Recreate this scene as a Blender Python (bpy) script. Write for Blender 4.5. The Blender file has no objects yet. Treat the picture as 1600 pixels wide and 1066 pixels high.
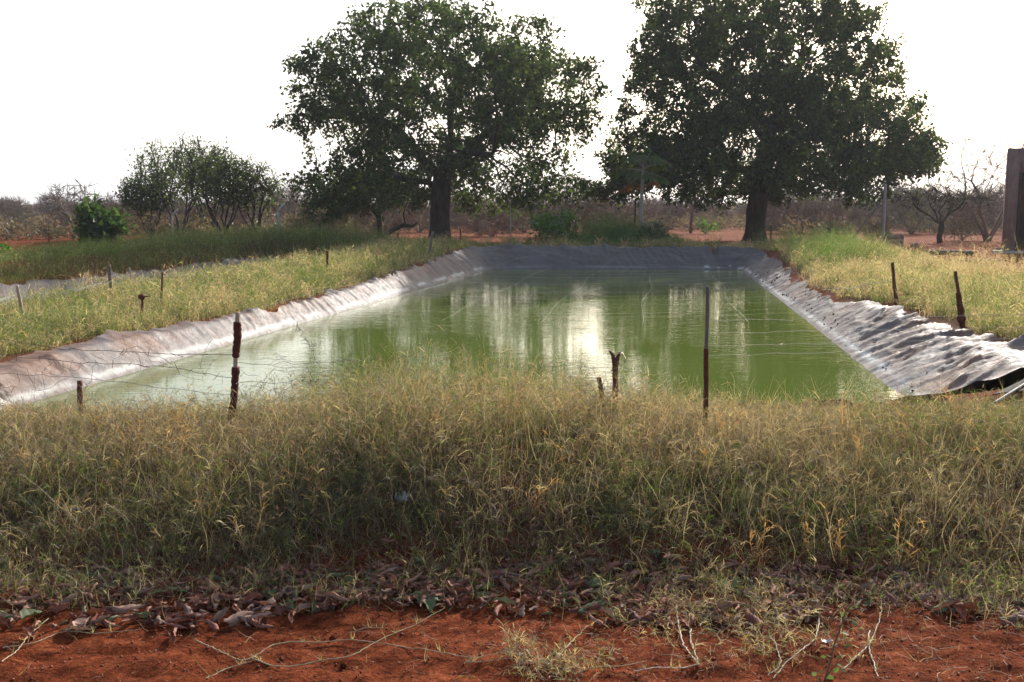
import bpy, math, random
import numpy as np
from mathutils import Vector, kdtree
RS = np.random.RandomState(7); random.seed(7)
R = math.radians
scn = bpy.context.scene
COL = scn.collection

# ------------------------------------------------------------------ camera
CAM_H = 1.6; F = 1600.0
PITCH = math.atan((533 - 327) / F)
cam_d = bpy.data.cameras.new('camera'); cam = bpy.data.objects.new('camera', cam_d); COL.objects.link(cam)
cam.location = (0, 0, CAM_H); cam.rotation_euler = (math.pi / 2 - PITCH, 0, 0)
cam_d.lens = 36; cam_d.sensor_width = 36; cam_d.clip_start = .1; cam_d.clip_end = 20000
scn.camera = cam
cp, sp_ = math.cos(PITCH), math.sin(PITCH)
def ray(u, v):
    a = (u - 800) / F; b = (533 - v) / F
    return np.array([a, cp + b * sp_, -sp_ + b * cp])
def U(u, v, z):
    d = ray(u, v); k = (z - CAM_H) / d[2]
    return np.array([d[0] * k, d[1] * k, z])
def atY(u, v, Y):
    d = ray(u, v); k = Y / d[1]
    return np.array([d[0] * k, Y, CAM_H + d[2] * k])

# ------------------------------------------------------------------ noise
def _hash(ix, iy, seed):
    n = (ix.astype(np.int64) * 374761393 + iy.astype(np.int64) * 668265263 + seed * 69069) & 0x7fffffff
    n = (n ^ (n >> 13)) * 1274126177 & 0x7fffffff
    return ((n ^ (n >> 16)) & 0xffff) / 65535.0
def vnoise(x, y, seed=0):
    x = np.asarray(x, float); y = np.asarray(y, float)
    ix = np.floor(x); iy = np.floor(y); fx = x - ix; fy = y - iy
    fx = fx * fx * (3 - 2 * fx); fy = fy * fy * (3 - 2 * fy)
    a = _hash(ix, iy, seed); b = _hash(ix + 1, iy, seed); c = _hash(ix, iy + 1, seed); d = _hash(ix + 1, iy + 1, seed)
    return (a * (1 - fx) + b * fx) * (1 - fy) + (c * (1 - fx) + d * fx) * fy
def fbm(x, y, seed=0, o=4):
    t = 0; amp = .5
    for i in range(o):
        t = t + amp * vnoise(np.asarray(x) * 2 ** i, np.asarray(y) * 2 ** i, seed + i * 17); amp *= .5
    return t
def sstep(a, b, x):
    t = np.clip((x - a) / (b - a), 0, 1); return t * t * (3 - 2 * t)

# ------------------------------------------------------------------ pond frame and terrain
WZ = -0.30
AX = R(8.75); sa, ca = math.sin(AX), math.cos(AX)
def to_st(x, y): return x * sa + y * ca, x * ca - y * sa
def from_st(s, t): return s * sa + t * ca, s * ca - t * sa
BL = U(762, 420, WZ)[:2]; BR = U(1160, 421, WZ)[:2]; FR = U(1470, 655, WZ)[:2]
ml = U(156, 596, WZ)[:2]; dl = (ml - BL) / np.linalg.norm(ml - BL)
FL = ml + dl * ((ml[1] - 8.95) / -dl[1])
def inset(poly, r):
    n = len(poly); out = []
    for i in range(n):
        p0, p1, p2 = poly[i - 1], poly[i], poly[(i + 1) % n]
        e1 = (p1 - p0) / np.linalg.norm(p1 - p0); e2 = (p2 - p1) / np.linalg.norm(p2 - p1)
        n1 = np.array([e1[1], -e1[0]]); n2 = np.array([e2[1], -e2[0]])   # outward for ccw
        A = np.array([n1, n2]); b = np.array([n1 @ p1 - r, n2 @ p1 - r]); out.append(np.linalg.solve(A, b))
    return out
POND1 = [FL, FR, BR, BL]           # ccw
def quad_st(s0, s1, t0, t1): return [np.array(from_st(s0, t0)), np.array(from_st(s0, t1)), np.array(from_st(s1, t1)), np.array(from_st(s1, t0))]
POND2 = quad_st(7.0, 35.0, -14.5, -10.6)
def sdf(poly, x, y):
    n = len(poly); best = np.full(np.shape(x), 1e9); inside = np.ones(np.shape(x), bool)
    gx = np.zeros(np.shape(x)); gy = np.zeros(np.shape(x))
    for i in range(n):
        a, b = poly[i], poly[(i + 1) % n]; e = b - a; L2 = e @ e
        k = np.clip(((x - a[0]) * e[0] + (y - a[1]) * e[1]) / L2, 0, 1)
        dx = x - a[0] - k * e[0]; dy = y - a[1] - k * e[1]; d = np.hypot(dx, dy)
        inside &= ((x - a[0]) * e[1] - (y - a[1]) * e[0]) < 0
        m = d < best; best = np.where(m, d, best)
        nrm = np.array([e[1], -e[0]]) / math.sqrt(L2)
        isin = ((x - a[0]) * nrm[0] + (y - a[1]) * nrm[1]) < 0
        gx = np.where(m, np.where(isin, nrm[0], dx / np.maximum(d, 1e-6)), gx)
        gy = np.where(m, np.where(isin, nrm[1], dy / np.maximum(d, 1e-6)), gy)
    return np.where(inside, -best, best), gx, gy
RC = .75
P1I = inset(POND1, RC); P2I = inset(POND2, RC)
def pond_d(x, y):
    d, gx, gy = sdf(P1I, x, y); return d - RC, gx, gy
def pond2_d(x, y):
    d, gx, gy = sdf(P2I, x, y); return d - RC
def side_w(gx, gy):
    gs, gt = gx * sa + gy * ca, gx * ca - gy * sa
    return np.maximum(-gt, 0) ** 2, np.maximum(gt, 0) ** 2, np.maximum(-gs, 0) ** 2, np.maximum(gs, 0) ** 2
WZ2 = -0.42
def base_h(x, y):
    s, t = to_st(x, y)
    # left berm
    near = np.interp(s, [9, 12, 18, 25, 33], [-.04, -.03, -.06, .07, .3])
    cr = np.interp(s, [9, 18, 25, 33], [.02, .05, .16, .3])
    dl_ = -6.15 - t
    hl = near + (cr - near) * sstep(.4, 2.4, dl_)
    hl = hl * sstep(40, 35.5, s)
    hl = np.where(dl_ > 0, hl, 0)
    b2 = np.exp(-((t + 16.3) / 1.5) ** 2) * .34 * sstep(44, 37, s)
    b3 = np.exp(-((s - 37.2) / 1.6) ** 2) * .32 * sstep(-16.5, -15, t) * sstep(-8.3, -10.5, t)
    hl = hl * sstep(10.5, 8, dl_) + b2 + np.maximum(b3 - np.abs(hl) * .5, 0)
    # right berm
    dr = t - 2.2
    nearr = np.interp(s, [9, 12, 18, 25, 33], [.12, .08, -.02, .1, .3])
    crr = np.interp(s, [9, 18, 25, 33], [.12, .17, .22, .3])
    hr = nearr + (crr - nearr) * sstep(.5, 2.2, dr)
    hr = np.where(dr > 0, hr * sstep(5.6, 3.4, dr) * sstep(39, 35, s), 0)
    mid = (dl_ <= 0) & (dr <= 0)
    hb = np.where(mid, .3 * sstep(39.5, 36.2, s) * sstep(30, 32, s), 0)
    h = np.where(mid, hb, np.where(dl_ > 0, hl, hr))
    # front berm
    f = np.interp(y, [3.9, 4.25, 4.7, 5.15, 5.6, 6.1, 7.0, 8.4, 9.5], [0, .02, .17, .31, .36, .31, .12, -.1, -.3])
    u_ = x / np.maximum(y, .1)
    amp = np.interp(u_, [-.6, -.4, -.2, -.1, .05, .15, .3, .6], [.74, .76, .92, 1.18, 1.16, .95, .80, .76])
    f = np.where(f > 0, f * amp, f)
    wf = sstep(9.3, 7.6, y)
    h = np.where(y < 9.5, np.where(mid, np.maximum(f, -.1), h * (1 - wf) + np.maximum(f, h * wf * (y > 6)) * wf), h)
    return h
def ground(x, y, fine=True):
    x = np.asarray(x, float); y = np.asarray(y, float)
    h = base_h(x, y)
    h = h + (fbm(x * .35, y * .35, 3) - .47) * .12 * sstep(3.5, 6, y) + (fbm(x * 1.7, y * 1.7, 9) - .47) * .05
    d, gx, gy = pond_d(x, y)
    wl, wr, wf, wb = side_w(gx, gy)
    sl = wl * .85 + wr * .5 + wf * .4 + wb * .66
    cut = np.maximum(WZ + sl * d, -1.3)
    h = np.minimum(h, cut)
    d2 = pond2_d(x, y)
    h = np.minimum(h, np.maximum(WZ2 + .6 * d2, -1.3))
    far = np.hypot(x, y - 20)
    h = h + sstep(60, 400, far) * (fbm(x * .01, y * .01, 21) - .47) * 3.0
    if fine:
        n = (fbm(x * 9, y * 9, 31, 4) - .47)
        h = h + n * .030 * sstep(9, 5, y) + (vnoise(x * 34, y * 34, 77) - .5) * .008 * sstep(7, 5, y)
        h = h + (fbm(x * 3.2, y * 10, 37, 3) - .44) * .026 * sstep(4.6, 4.1, y)
        pit = sstep(.62, .8, vnoise(x * 7, y * 16, 55)) * sstep(4.3, 3.9, y)
        h = h - pit * .012
    return h
def gz(x, y): return float(ground(np.array([x]), np.array([y]), False)[0])
def hit(u, v):
    d = ray(u, v); ks = np.concatenate([np.linspace(3, 12, 400), np.linspace(12, 90, 1600)[1:]])
    xs, ys, zs = d[0] * ks, d[1] * ks, CAM_H + d[2] * ks
    g = ground(xs, ys, False); m = np.nonzero(zs <= g)[0]
    if len(m) == 0: return np.array([xs[-1], ys[-1], g[-1]])
    i = m[0]; return np.array([xs[i], ys[i], g[i]])

# ------------------------------------------------------------------ object helpers
def tag(o, label=None, cat=None, group=None, kind=None):
    if label: o['label'] = label
    if cat: o['category'] = cat
    if group: o['group'] = group
    if kind: o['kind'] = kind
    return o
def empty(name, loc, rz=0):
    o = bpy.data.objects.new(name, None); COL.objects.link(o); o.location = tuple(float(c) for c in loc); o.rotation_euler = (0, 0, rz)
    o.empty_display_size = .2; return o
def mkmesh(name, V, faces, mats, parent=None, col=None, midx=None, smooth=False, loc=None, uv=None):
    """faces: (N,4) or (N,3) int array, or list of such arrays"""
    if not isinstance(faces, list): faces = [faces]
    V = np.asarray(V, np.float32)
    me = bpy.data.meshes.new(name)
    me.vertices.add(len(V)); me.vertices.foreach_set('co', V.ravel())
    loops = np.concatenate([np.asarray(f, np.int32).ravel() for f in faces])
    tot = np.concatenate([np.full(len(f), np.asarray(f).shape[1], np.int32) for f in faces])
    st = np.concatenate([[0], np.cumsum(tot)[:-1]]).astype(np.int32)
    me.loops.add(len(loops)); me.loops.foreach_set('vertex_index', loops)
    me.polygons.add(len(tot)); me.polygons.foreach_set('loop_start', st); me.polygons.foreach_set('loop_total', tot)
    if midx is not None: me.polygons.foreach_set('material_index', np.asarray(midx, np.int32))
    if smooth: me.polygons.foreach_set('use_smooth', np.ones(len(tot), bool))
    me.update(calc_edges=True)
    if col is not None:
        a = me.color_attributes.new('col', 'FLOAT_COLOR', 'POINT')
        c = np.ones((len(V), 4), np.float32); c[:, :3] = col; a.data.foreach_set('color', c.ravel())
    for m in (mats if isinstance(mats, (list, tuple)) else [mats]): me.materials.append(m)
    o = bpy.data.objects.new(name, me); COL.objects.link(o)
    if parent is not None: o.parent = parent
    if loc is not None: o.location = tuple(float(c) for c in loc)
    return o
class MB:
    def __init__(s): s.V = []; s.Q = []; s.T = []; s.C = []; s.n = 0
    def add(s, V, Q=None, T=None, col=(1, 1, 1)):
        V = np.asarray(V, float)
        if Q is not None and len(Q): s.Q.append(np.asarray(Q) + s.n)
        if T is not None and len(T): s.T.append(np.asarray(T) + s.n)
        s.V.append(V); c = np.empty((len(V), 3)); c[:] = col; s.C.append(c); s.n += len(V)
    def tube(s, P, rad, n=6, col=(1, 1, 1), cap=True, rough=0, seed=0):
        P = np.asarray(P, float); m = len(P); rad = np.broadcast_to(np.asarray(rad, float), (m,))
        T = np.gradient(P, axis=0); T /= np.maximum(np.linalg.norm(T, axis=1, keepdims=True), 1e-9)
        ref = np.array([0, 0, 1.]) if abs(T[0][2]) < .8 else np.array([1., 0, 0])
        A = np.cross(T, ref); A /= np.maximum(np.linalg.norm(A, axis=1, keepdims=True), 1e-9); B = np.cross(T, A)
        an = np.arange(n) * 2 * math.pi / n
        rr = rad[:, None] * np.ones((m, n))
        if rough: rr = rr * (1 + rough * (np.random.RandomState(seed).rand(m, n) - .5) * 2)
        V = P[:, None] + (A[:, None] * np.cos(an)[None, :, None] + B[:, None] * np.sin(an)[None, :, None]) * rr[..., None]
        V = V.reshape(-1, 3)
        i = np.arange(m - 1)[:, None] * n; j = np.arange(n)[None]; k = (j + 1) % n
        Q = np.stack([i + j, i + k, i + n + k, i + n + j], -1).reshape(-1, 4)
        Tt = []
        if cap:
            V = np.concatenate([V, P[:1], P[-1:]]); c0 = m * n; e = (m - 1) * n
            for q in range(n): Tt += [(c0, (q + 1) % n, q), (c0 + 1, e + q, e + (q + 1) % n)]
        s.add(V, Q, Tt, col)
    def box(s, c, size, rz=0, col=(1, 1, 1), taper=1.0):
        c = np.asarray(c, float); h = np.asarray(size, float) / 2
        V = np.array([[x * (taper if z > 0 else 1), y * (taper if z > 0 else 1), z] for z in (-1, 1) for y in (-1, 1) for x in (-1, 1)]) * h
        cr, sr = math.cos(rz), math.sin(rz); V = np.stack([V[:, 0] * cr - V[:, 1] * sr, V[:, 0] * sr + V[:, 1] * cr, V[:, 2]], 1) + c
        s.add(V, [(0, 2, 3, 1), (4, 5, 7, 6), (0, 1, 5, 4), (2, 6, 7, 3), (0, 4, 6, 2), (1, 3, 7, 5)], None, col)
    def build(s, name, mats, parent=None, smooth=False, loc=None):
        V = np.concatenate(s.V); f = []
        if s.Q: f.append(np.concatenate(s.Q))
        if s.T: f.append(np.concatenate(s.T))
        return mkmesh(name, V, f, mats, parent, np.concatenate(s.C), None, smooth, loc)

# ------------------------------------------------------------------ materials
def nmat(name):
    m = bpy.data.materials.new(name); m.use_nodes = True; nt = m.node_tree; nt.nodes.clear()
    out = nt.nodes.new('ShaderNodeOutputMaterial'); return m, nt, out
def N(nt, typ, **k):
    n = nt.nodes.new(typ)
    for a, b in k.items():
        if a in n.inputs.keys(): n.inputs[a].default_value = b
        else: setattr(n, a, b)
    return n
def ramp(nt, fac, stops):
    r = nt.nodes.new('ShaderNodeValToRGB'); e = r.color_ramp.elements
    while len(e) < len(stops): e.new(.5)
    for q, (p, c) in zip(e, stops): q.position = p; q.color = (*c, 1) if len(c) == 3 else c
    nt.links.new(fac, r.inputs[0]); return r.outputs[0]
def noise(nt, scale, detail=4, rough=.55, vec=None, dist=0):
    n = nt.nodes.new('ShaderNodeTexNoise'); n.inputs['Scale'].default_value = scale; n.inputs['Detail'].default_value = detail
    n.inputs['Roughness'].default_value = rough; n.inputs['Distortion'].default_value = dist
    if vec is not None: nt.links.new(vec, n.inputs['Vector'])
    return n.outputs['Fac']
def mixc(nt, f, a, b, mode='MIX'):
    m = nt.nodes.new('ShaderNodeMix'); m.data_type = 'RGBA'; m.blend_type = mode
    for s_, i in ((f, 0), (a, 6), (b, 7)):
        if isinstance(s_, (int, float)): m.inputs[i].default_value = s_
        elif isinstance(s_, tuple): m.inputs[i].default_value = (*s_, 1)
        else: nt.links.new(s_, m.inputs[i])
    return m.outputs[2]
def objvec(nt, sc=(1, 1, 1), rot=(0, 0, 0)):
    t = nt.nodes.new('ShaderNodeTexCoord'); m = nt.nodes.new('ShaderNodeMapping'); m.inputs['Scale'].default_value = sc; m.inputs['Rotation'].default_value = rot
    nt.links.new(t.outputs['Object'], m.inputs['Vector']); return m.outputs[0]
def bump(nt, h, strength, dist, prev=None):
    b = nt.nodes.new('ShaderNodeBump'); b.inputs['Strength'].default_value = strength; b.inputs['Distance'].default_value = dist
    nt.links.new(h, b.inputs['Height'])
    if prev is not None: nt.links.new(prev, b.inputs['Normal'])
    return b.outputs[0]

def foliage_mat(name, trans=.45, rough=.5, gloss=.06):
    m, nt, out = nmat(name)
    a = N(nt, 'ShaderNodeAttribute', attribute_name='col')
    d = nt.nodes.new('ShaderNodeBsdfDiffuse'); t = nt.nodes.new('ShaderNodeBsdfTranslucent'); g = nt.nodes.new('ShaderNodeBsdfGlossy')
    g.inputs['Roughness'].default_value = rough; g.inputs['Color'].default_value = (.8, .8, .8, 1)
    nt.links.new(a.outputs['Color'], d.inputs['Color'])
    tc = mixc(nt, 1.0, a.outputs['Color'], (1.35, 1.35, .85), 'MULTIPLY'); nt.links.new(tc, t.inputs['Color'])
    mx = nt.nodes.new('ShaderNodeMixShader'); mx.inputs[0].default_value = trans
    nt.links.new(d.outputs[0], mx.inputs[1]); nt.links.new(t.outputs[0], mx.inputs[2])
    m2 = nt.nodes.new('ShaderNodeMixShader'); m2.inputs[0].default_value = gloss
    nt.links.new(mx.outputs[0], m2.inputs[1]); nt.links.new(g.outputs[0], m2.inputs[2])
    nt.links.new(m2.outputs[0], out.inputs[0]); return m
M_LEAF = foliage_mat('tree_leaf', .42, .45, .025)
M_GRASS = foliage_mat('grass_blade', .52, .5, .03)
M_LITTER = foliage_mat('dry_leaf', .10, .55, .02)

def bark_mat(name, c1, c2, sc=6, rough=.9):
    m, nt, out = nmat(name); p = nt.nodes.new('ShaderNodeBsdfPrincipled')
    v = objvec(nt, (1, 1, .3)); f = noise(nt, sc, 6, .65, v); c = ramp(nt, f, [(.3, c1), (.7, c2)])
    nt.links.new(c, p.inputs['Base Color']); p.inputs['Roughness'].default_value = rough
    p.inputs['Specular IOR Level'].default_value = .2
    nt.links.new(bump(nt, noise(nt, sc * 2.5, 5, .7, v), .8, .03), p.inputs['Normal'])
    nt.links.new(p.outputs[0], out.inputs[0]); return m
M_BARK = bark_mat('dark_bark', (.03, .024, .02), (.075, .06, .05))
M_TWIG = bark_mat('thorn_twig', (.13, .09, .072), (.26, .185, .15), 3)
M_TWIG_G = bark_mat('grey_twig', (.12, .10, .082), (.24, .20, .165), 3)
M_STEM = bark_mat('pale_stem', (.24, .21, .18), (.38, .34, .29), 8)
M_MUD = bark_mat('termite_mud', (.07, .022, .015), (.19, .058, .036), 30)
M_WOODG = bark_mat('grey_wood', (.12, .09, .08), (.26, .20, .17), 25)
M_WOODR = bark_mat('red_wood', (.10, .035, .022), (.22, .09, .06), 25)
M_WOODP = bark_mat('pale_wood', (.34, .24, .17), (.55, .42, .32), 20)
M_CONC = bark_mat('weathered_concrete', (.30, .29, .28), (.46, .45, .43), 12)
M_BRICK = bark_mat('red_block', (.17, .10, .085), (.28, .175, .15), 9)

def vcol_mat(name, rough=.7, spec=.3, metal=0):
    m, nt, out = nmat(name); p = nt.nodes.new('ShaderNodeBsdfPrincipled'); a = N(nt, 'ShaderNodeAttribute', attribute_name='col')
    f = noise(nt, 40, 4, .6, objvec(nt)); c = mixc(nt, 1.0, a.outputs['Color'], ramp(nt, f, [(.25, (.6, .6, .6)), (.75, (1.25, 1.25, 1.25))]), 'MULTIPLY')
    nt.links.new(c, p.inputs['Base Color']); p.inputs['Roughness'].default_value = rough; p.inputs['Specular IOR Level'].default_value = spec; p.inputs['Metallic'].default_value = metal
    nt.links.new(p.outputs[0], out.inputs[0]); return m
M_V = vcol_mat('matte_object')
M_WIRE = vcol_mat('rusty_wire', .6, .4)

def soil_mat():
    m, nt, out = nmat('red_soil'); p = nt.nodes.new('ShaderNodeBsdfPrincipled')
    v = objvec(nt)
    f1 = noise(nt, .5, 5, .6, v); f2 = noise(nt, 9, 8, .7, v, .4); f3 = noise(nt, 70, 6, .8, v); f4 = noise(nt, 18, 6, .75, objvec(nt, (.6, 1.7, 1)), .5)
    c = ramp(nt, f2, [(.3, (.078, .018, .008)), (.5, (.175, .044, .018)), (.72, (.31, .090, .038))])
    c = mixc(nt, 1.0, c, ramp(nt, f1, [(.3, (.8, .8, .8)), (.7, (1.12, 1.12, 1.1))]), 'MULTIPLY')
    c = mixc(nt, 1.0, c, ramp(nt, f3, [(.32, (.45, .42, .4)), (.5, (1, 1, 1)), (.68, (1.5, 1.45, 1.4))]), 'MULTIPLY')
    c = mixc(nt, 1.0, c, ramp(nt, f4, [(.36, (.42, .38, .36)), (.5, (.95, .95, .95)), (.7, (1.2, 1.18, 1.15))]), 'MULTIPLY')
    # farther off: scattered dry stubble and paler dust
    a = N(nt, 'ShaderNodeAttribute', attribute_name='col'); sep = nt.nodes.new('ShaderNodeSeparateColor'); nt.links.new(a.outputs['Color'], sep.inputs[0])
    dry = noise(nt, 1.3, 6, .7, v); th = ramp(nt, dry, [(.42, (0, 0, 0)), (.62, (1, 1, 1))])
    mm = nt.nodes.new('ShaderNodeMath'); mm.operation = 'MULTIPLY'; nt.links.new(th, mm.inputs[0]); nt.links.new(sep.outputs[0], mm.inputs[1])
    c = mixc(nt, mm.outputs[0], c, (.14, .058, .032))
    c = mixc(nt, sep.outputs[1], c, (.10, .065, .038))   # thatch and humus under grass
    nt.links.new(c, p.inputs['Base Color']); p.inputs['Roughness'].default_value = 1; p.inputs['Specular IOR Level'].default_value = .02
    b1 = bump(nt, noise(nt, 26, 7, .72, v), .9, .03); b2 = bump(nt, noise(nt, 210, 3, .6, v), .6, .004, b1)
    nt.links.new(b2, p.inputs['Normal']); nt.links.new(p.outputs[0], out.inputs[0]); return m
M_SOIL = soil_mat()

def liner_mat():
    m, nt, out = nmat('plastic_liner'); p = nt.nodes.new('ShaderNodeBsdfPrincipled'); v = objvec(nt)
    a = N(nt, 'ShaderNodeAttribute', attribute_name='col'); sep = nt.nodes.new('ShaderNodeSeparateColor'); nt.links.new(a.outputs['Color'], sep.inputs[0])
    f = noise(nt, 1.6, 7, .68, v, .6); g = noise(nt, 14, 6, .7, v)
    c = mixc(nt, ramp(nt, f, [(.42, (0, 0, 0)), (.68, (1, 1, 1))]), (.155, .143, .14), (.125, .088, .074))
    c = mixc(nt, 1.0, c, ramp(nt, g, [(.25, (.72, .7, .7)), (.6, (1.05, 1.05, 1.05))]), 'MULTIPLY')
    c = mixc(nt, sep.outputs[0], c, (.15, .085, .06))       # washed-down red soil
    c = mixc(nt, sep.outputs[1], c, (.075, .072, .078))      # shade on the far end, put into the sheet's colour
    c = mixc(nt, sep.outputs[2], c, (.5, .5, .47))         # chalky scum line at the water
    g2 = nt.nodes.new('ShaderNodeNewGeometry'); c = mixc(nt, g2.outputs['Backfacing'], c, (.10, .08, .07))
    nt.links.new(c, p.inputs['Base Color']); nt.links.new(ramp(nt, g, [(.3, (.5,) * 3), (.7, (.8,) * 3)]), p.inputs['Roughness']); p.inputs['Specular IOR Level'].default_value = .16
    nt.links.new(bump(nt, noise(nt, 11, 7, .62, v, 1.6), .6, .018), p.inputs['Normal'])
    nt.links.new(p.outputs[0], out.inputs[0]); return m
M_LINER = liner_mat()

def water_mat():
    m, nt, out = nmat('green_water'); p = nt.nodes.new('ShaderNodeBsdfPrincipled')
    v = objvec(nt, (1, 1, 1))
    a = N(nt, 'ShaderNodeAttribute', attribute_name='col')
    f = noise(nt, .35, 4, .5, v); c = mixc(nt, f, (.078, .112, .018), (.105, .140, .028))
    sep = nt.nodes.new('ShaderNodeSeparateColor'); nt.links.new(a.outputs['Color'], sep.inputs[0])
    c = mixc(nt, sep.outputs[0], c, (.15, .165, .06))
    nt.links.new(c, p.inputs['Base Color']); p.inputs['Roughness'].default_value = .03; p.inputs['IOR'].default_value = 1.33
    p.inputs['Specular IOR Level'].default_value = .5
    v2 = objvec(nt, (.5, 1.6, 1), (0, 0, R(6)))
    wind = ramp(nt, noise(nt, .28, 3, .55, objvec(nt, (.6, 1.4, 1))), [(.38, (.35,) * 3), (.62, (1,) * 3)])
    def wv(sc, st, di, prev=None):
        b = bump(nt, noise(nt, sc, 2, .5, v2, .25), st, di, prev).node; m_ = nt.nodes.new('ShaderNodeMath'); m_.operation = 'MULTIPLY'; m_.inputs[1].default_value = st
        nt.links.new(wind, m_.inputs[0]); nt.links.new(m_.outputs[0], b.inputs['Strength']); return b.outputs[0]
    b1 = wv(4.6, .18, .025); b2 = wv(13, .22, .010, b1)
    nt.links.new(b2, p.inputs['Normal']); nt.links.new(p.outputs[0], out.inputs[0]); return m
M_WATER = water_mat()

# ------------------------------------------------------------------ ground sheet
def axis(parts):
    out = []
    for a, b, st in parts: out.append(np.arange(a, b, st))
    return np.concatenate(out + [[parts[-1][1]]])
xs = axis([(-4000, -1000, 500), (-1000, -200, 60), (-200, -60, 8), (-60, -24, 1.5), (-24, -12, .3), (-12, -4.2, .09), (-4.2, 4.2, .028), (4.2, 12, .09), (12, 24, .3), (24, 60, 1.5), (60, 200, 8), (200, 1000, 60), (1000, 4000, 500)])
ys = axis([(-60, -4, 4), (-4, 3.0, .5), (3.0, 6.2, .026), (6.2, 14, .085), (14, 44, .13), (44, 70, .6), (70, 200, 5), (200, 1000, 60), (1000, 5000, 500)])
GX, GY = np.meshgrid(xs, ys); gx_, gy_ = GX.ravel(), GY.ravel()
gzv = ground(gx_, gy_)
nx, ny = len(xs), len(ys); i = np.arange(ny - 1)[:, None] * nx + np.arange(nx - 1)[None]
Q = np.stack([i, i + 1, i + nx + 1, i + nx], -1).reshape(-1, 4)
s_, t_ = to_st(gx_, gy_); pd = pond_d(gx_, gy_)[0]
c = np.zeros((len(gx_), 3))
c[:, 0] = sstep(38, 60, gy_) * .55
under = sstep(4.35, 4.8, gy_ + (fbm(gx_ * 2, gy_ * 2, 5) - .5) * .5) * sstep(8.6, 7.6, gy_)
left = (t_ < -6.7) & (t_ > -18) & (s_ > 8) & (s_ < 41)
right = (t_ > 3.0) & (t_ < 7.6) & (s_ > 8) & (s_ < 36)
c[:, 1] = np.clip(np.maximum(under * .9, (left | right) * .8), 0, 1) * (fbm(gx_ * .8, gy_ * .8, 8) * 1.2 + .25).clip(0, 1)
g = mkmesh('ground', np.stack([gx_, gy_, gzv], 1), Q, M_SOIL, col=c, smooth=True); tag(g, kind='structure')
print('ground verts', len(gx_))

# ------------------------------------------------------------------ ponds
def perim(polyI, r, step=.07):
    pts = []; n = len(polyI)
    for i in range(n):
        a, b = polyI[i], polyI[(i + 1) % n]; e = b - a; L = np.linalg.norm(e); e = e / L; nr = np.array([e[1], -e[0]])
        c_, d_ = polyI[(i + 1) % n], polyI[(i + 2) % n]; e2 = (d_ - c_) / np.linalg.norm(d_ - c_); nr2 = np.array([e2[1], -e2[0]])
        for k in np.arange(0, L, step): pts.append((*(a + e * k), *nr))
        th = math.acos(np.clip(nr @ nr2, -1, 1)); m = int(th * (r + .5) / step)
        a0 = math.atan2(nr[1], nr[0])
        for k in range(m): q = a0 + th * k / m; pts.append((*b, math.cos(q), math.sin(q)))
    return np.array(pts)
def liner(polyI, r, wz, name, top_fn, wr_amp, dark_fn, dist_fn, step=.045):
    P = perim(polyI, r, step); m = len(P); rows = 46
    arc = np.concatenate([[0], np.cumsum(np.hypot(*np.diff(P[:, :2] + P[:, 2:] * r, axis=0).T))])
    x0, y0 = P[:, 0] + P[:, 2] * r, P[:, 1] + P[:, 3] * r
    top = top_fn(x0, y0, P[:, 2], P[:, 3]) + (fbm(arc * .9, arc * 0, 11) - .47) * .35 + (vnoise(arc * 4, arc * 0, 12) - .5) * .09
    k = np.linspace(0, 1, rows)[:, None]
    D = -.65 + (top[None] + .65) * k
    X = P[None, :, 0] + P[None, :, 2] * (r + D); Y = P[None, :, 1] + P[None, :, 3] * (r + D)
    Z = ground(X.ravel(), Y.ravel(), False).reshape(X.shape)
    AR = np.broadcast_to(arc, X.shape)
    skew = AR + D * .5 * np.sin(AR * .7)
    def rid(a, b, sd): return (1 - np.abs(2 * vnoise(a, b, sd) - 1)) ** 3
    w = rid(skew * 2.0, D * .8, 41) * .42 + rid(skew * 4.7, D * 1.3 + 7, 43) * .34 + rid(skew * 9.5 + D * 2, D * 2.2 + 3, 45) * .26 + rid((AR - D) * 3.1, D * 4, 47) * .3 * sstep(.35, .6, fbm(AR * .6, D, 48)) + fbm(AR * 1.3, D * 3, 44) * .25
    amp = wr_amp(x0, y0)[None] * sstep(-.5, .5, D / np.maximum(top[None], .3) )
    lip = (1 - side_w(P[:, 2], P[:, 3])[2][None] * .9) * sstep(.8, 1.0, k) * (fbm(AR * 2.4, AR * 0 + 3, 52) - .42) * .16 * (wr_amp(x0, y0)[None] / .07)
    Z = Z + .02 + w * amp + np.maximum(lip, 0)
    dirt = (sstep(.42, .60, fbm(X * 1.1, Y * 1.1, 61)) * .65 + sstep(.46, .6, fbm(X * 4.5, Y * 4.5, 67)) * .45) * sstep(-.05, .25, D) + sstep(.82, 1.0, k) * .55 * sstep(.35, .6, fbm(AR * 1.5, D * 2, 63))
    scum = np.exp(-((D - .03) / .03) ** 2) * sstep(.32, .55, fbm(AR * 1.4, AR * 0 + 9, 69)) * np.where(to_st(X, Y)[0] > 32, .25, 1); scum = scum + np.where(to_st(X, Y)[1] > 1, 1, 0) * np.exp(-((D - .05) / .05) ** 2) * sstep(.5, .62, fbm(AR * 6, D * 6, 81))
    colr = np.stack([(dirt * dist_fn(x0, y0)[None]).ravel().clip(0, 1), np.broadcast_to(dark_fn(x0, y0)[None], X.shape).ravel(), (scum * .8).ravel()], 1)
    i = np.arange(rows - 1)[:, None] * m + np.arange(m)[None]; j = np.arange(rows - 1)[:, None] * m + (np.arange(m)[None] + 1) % m
    Q = np.stack([i, i + m, j + m, j], -1).reshape(-1, 4)
    o_ = mkmesh(name, np.stack([X, Y, Z], -1).reshape(-1, 3), Q, M_LINER, col=colr, smooth=True); print('liner nz', o_.data.polygons[500].normal.z); return o_
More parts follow.
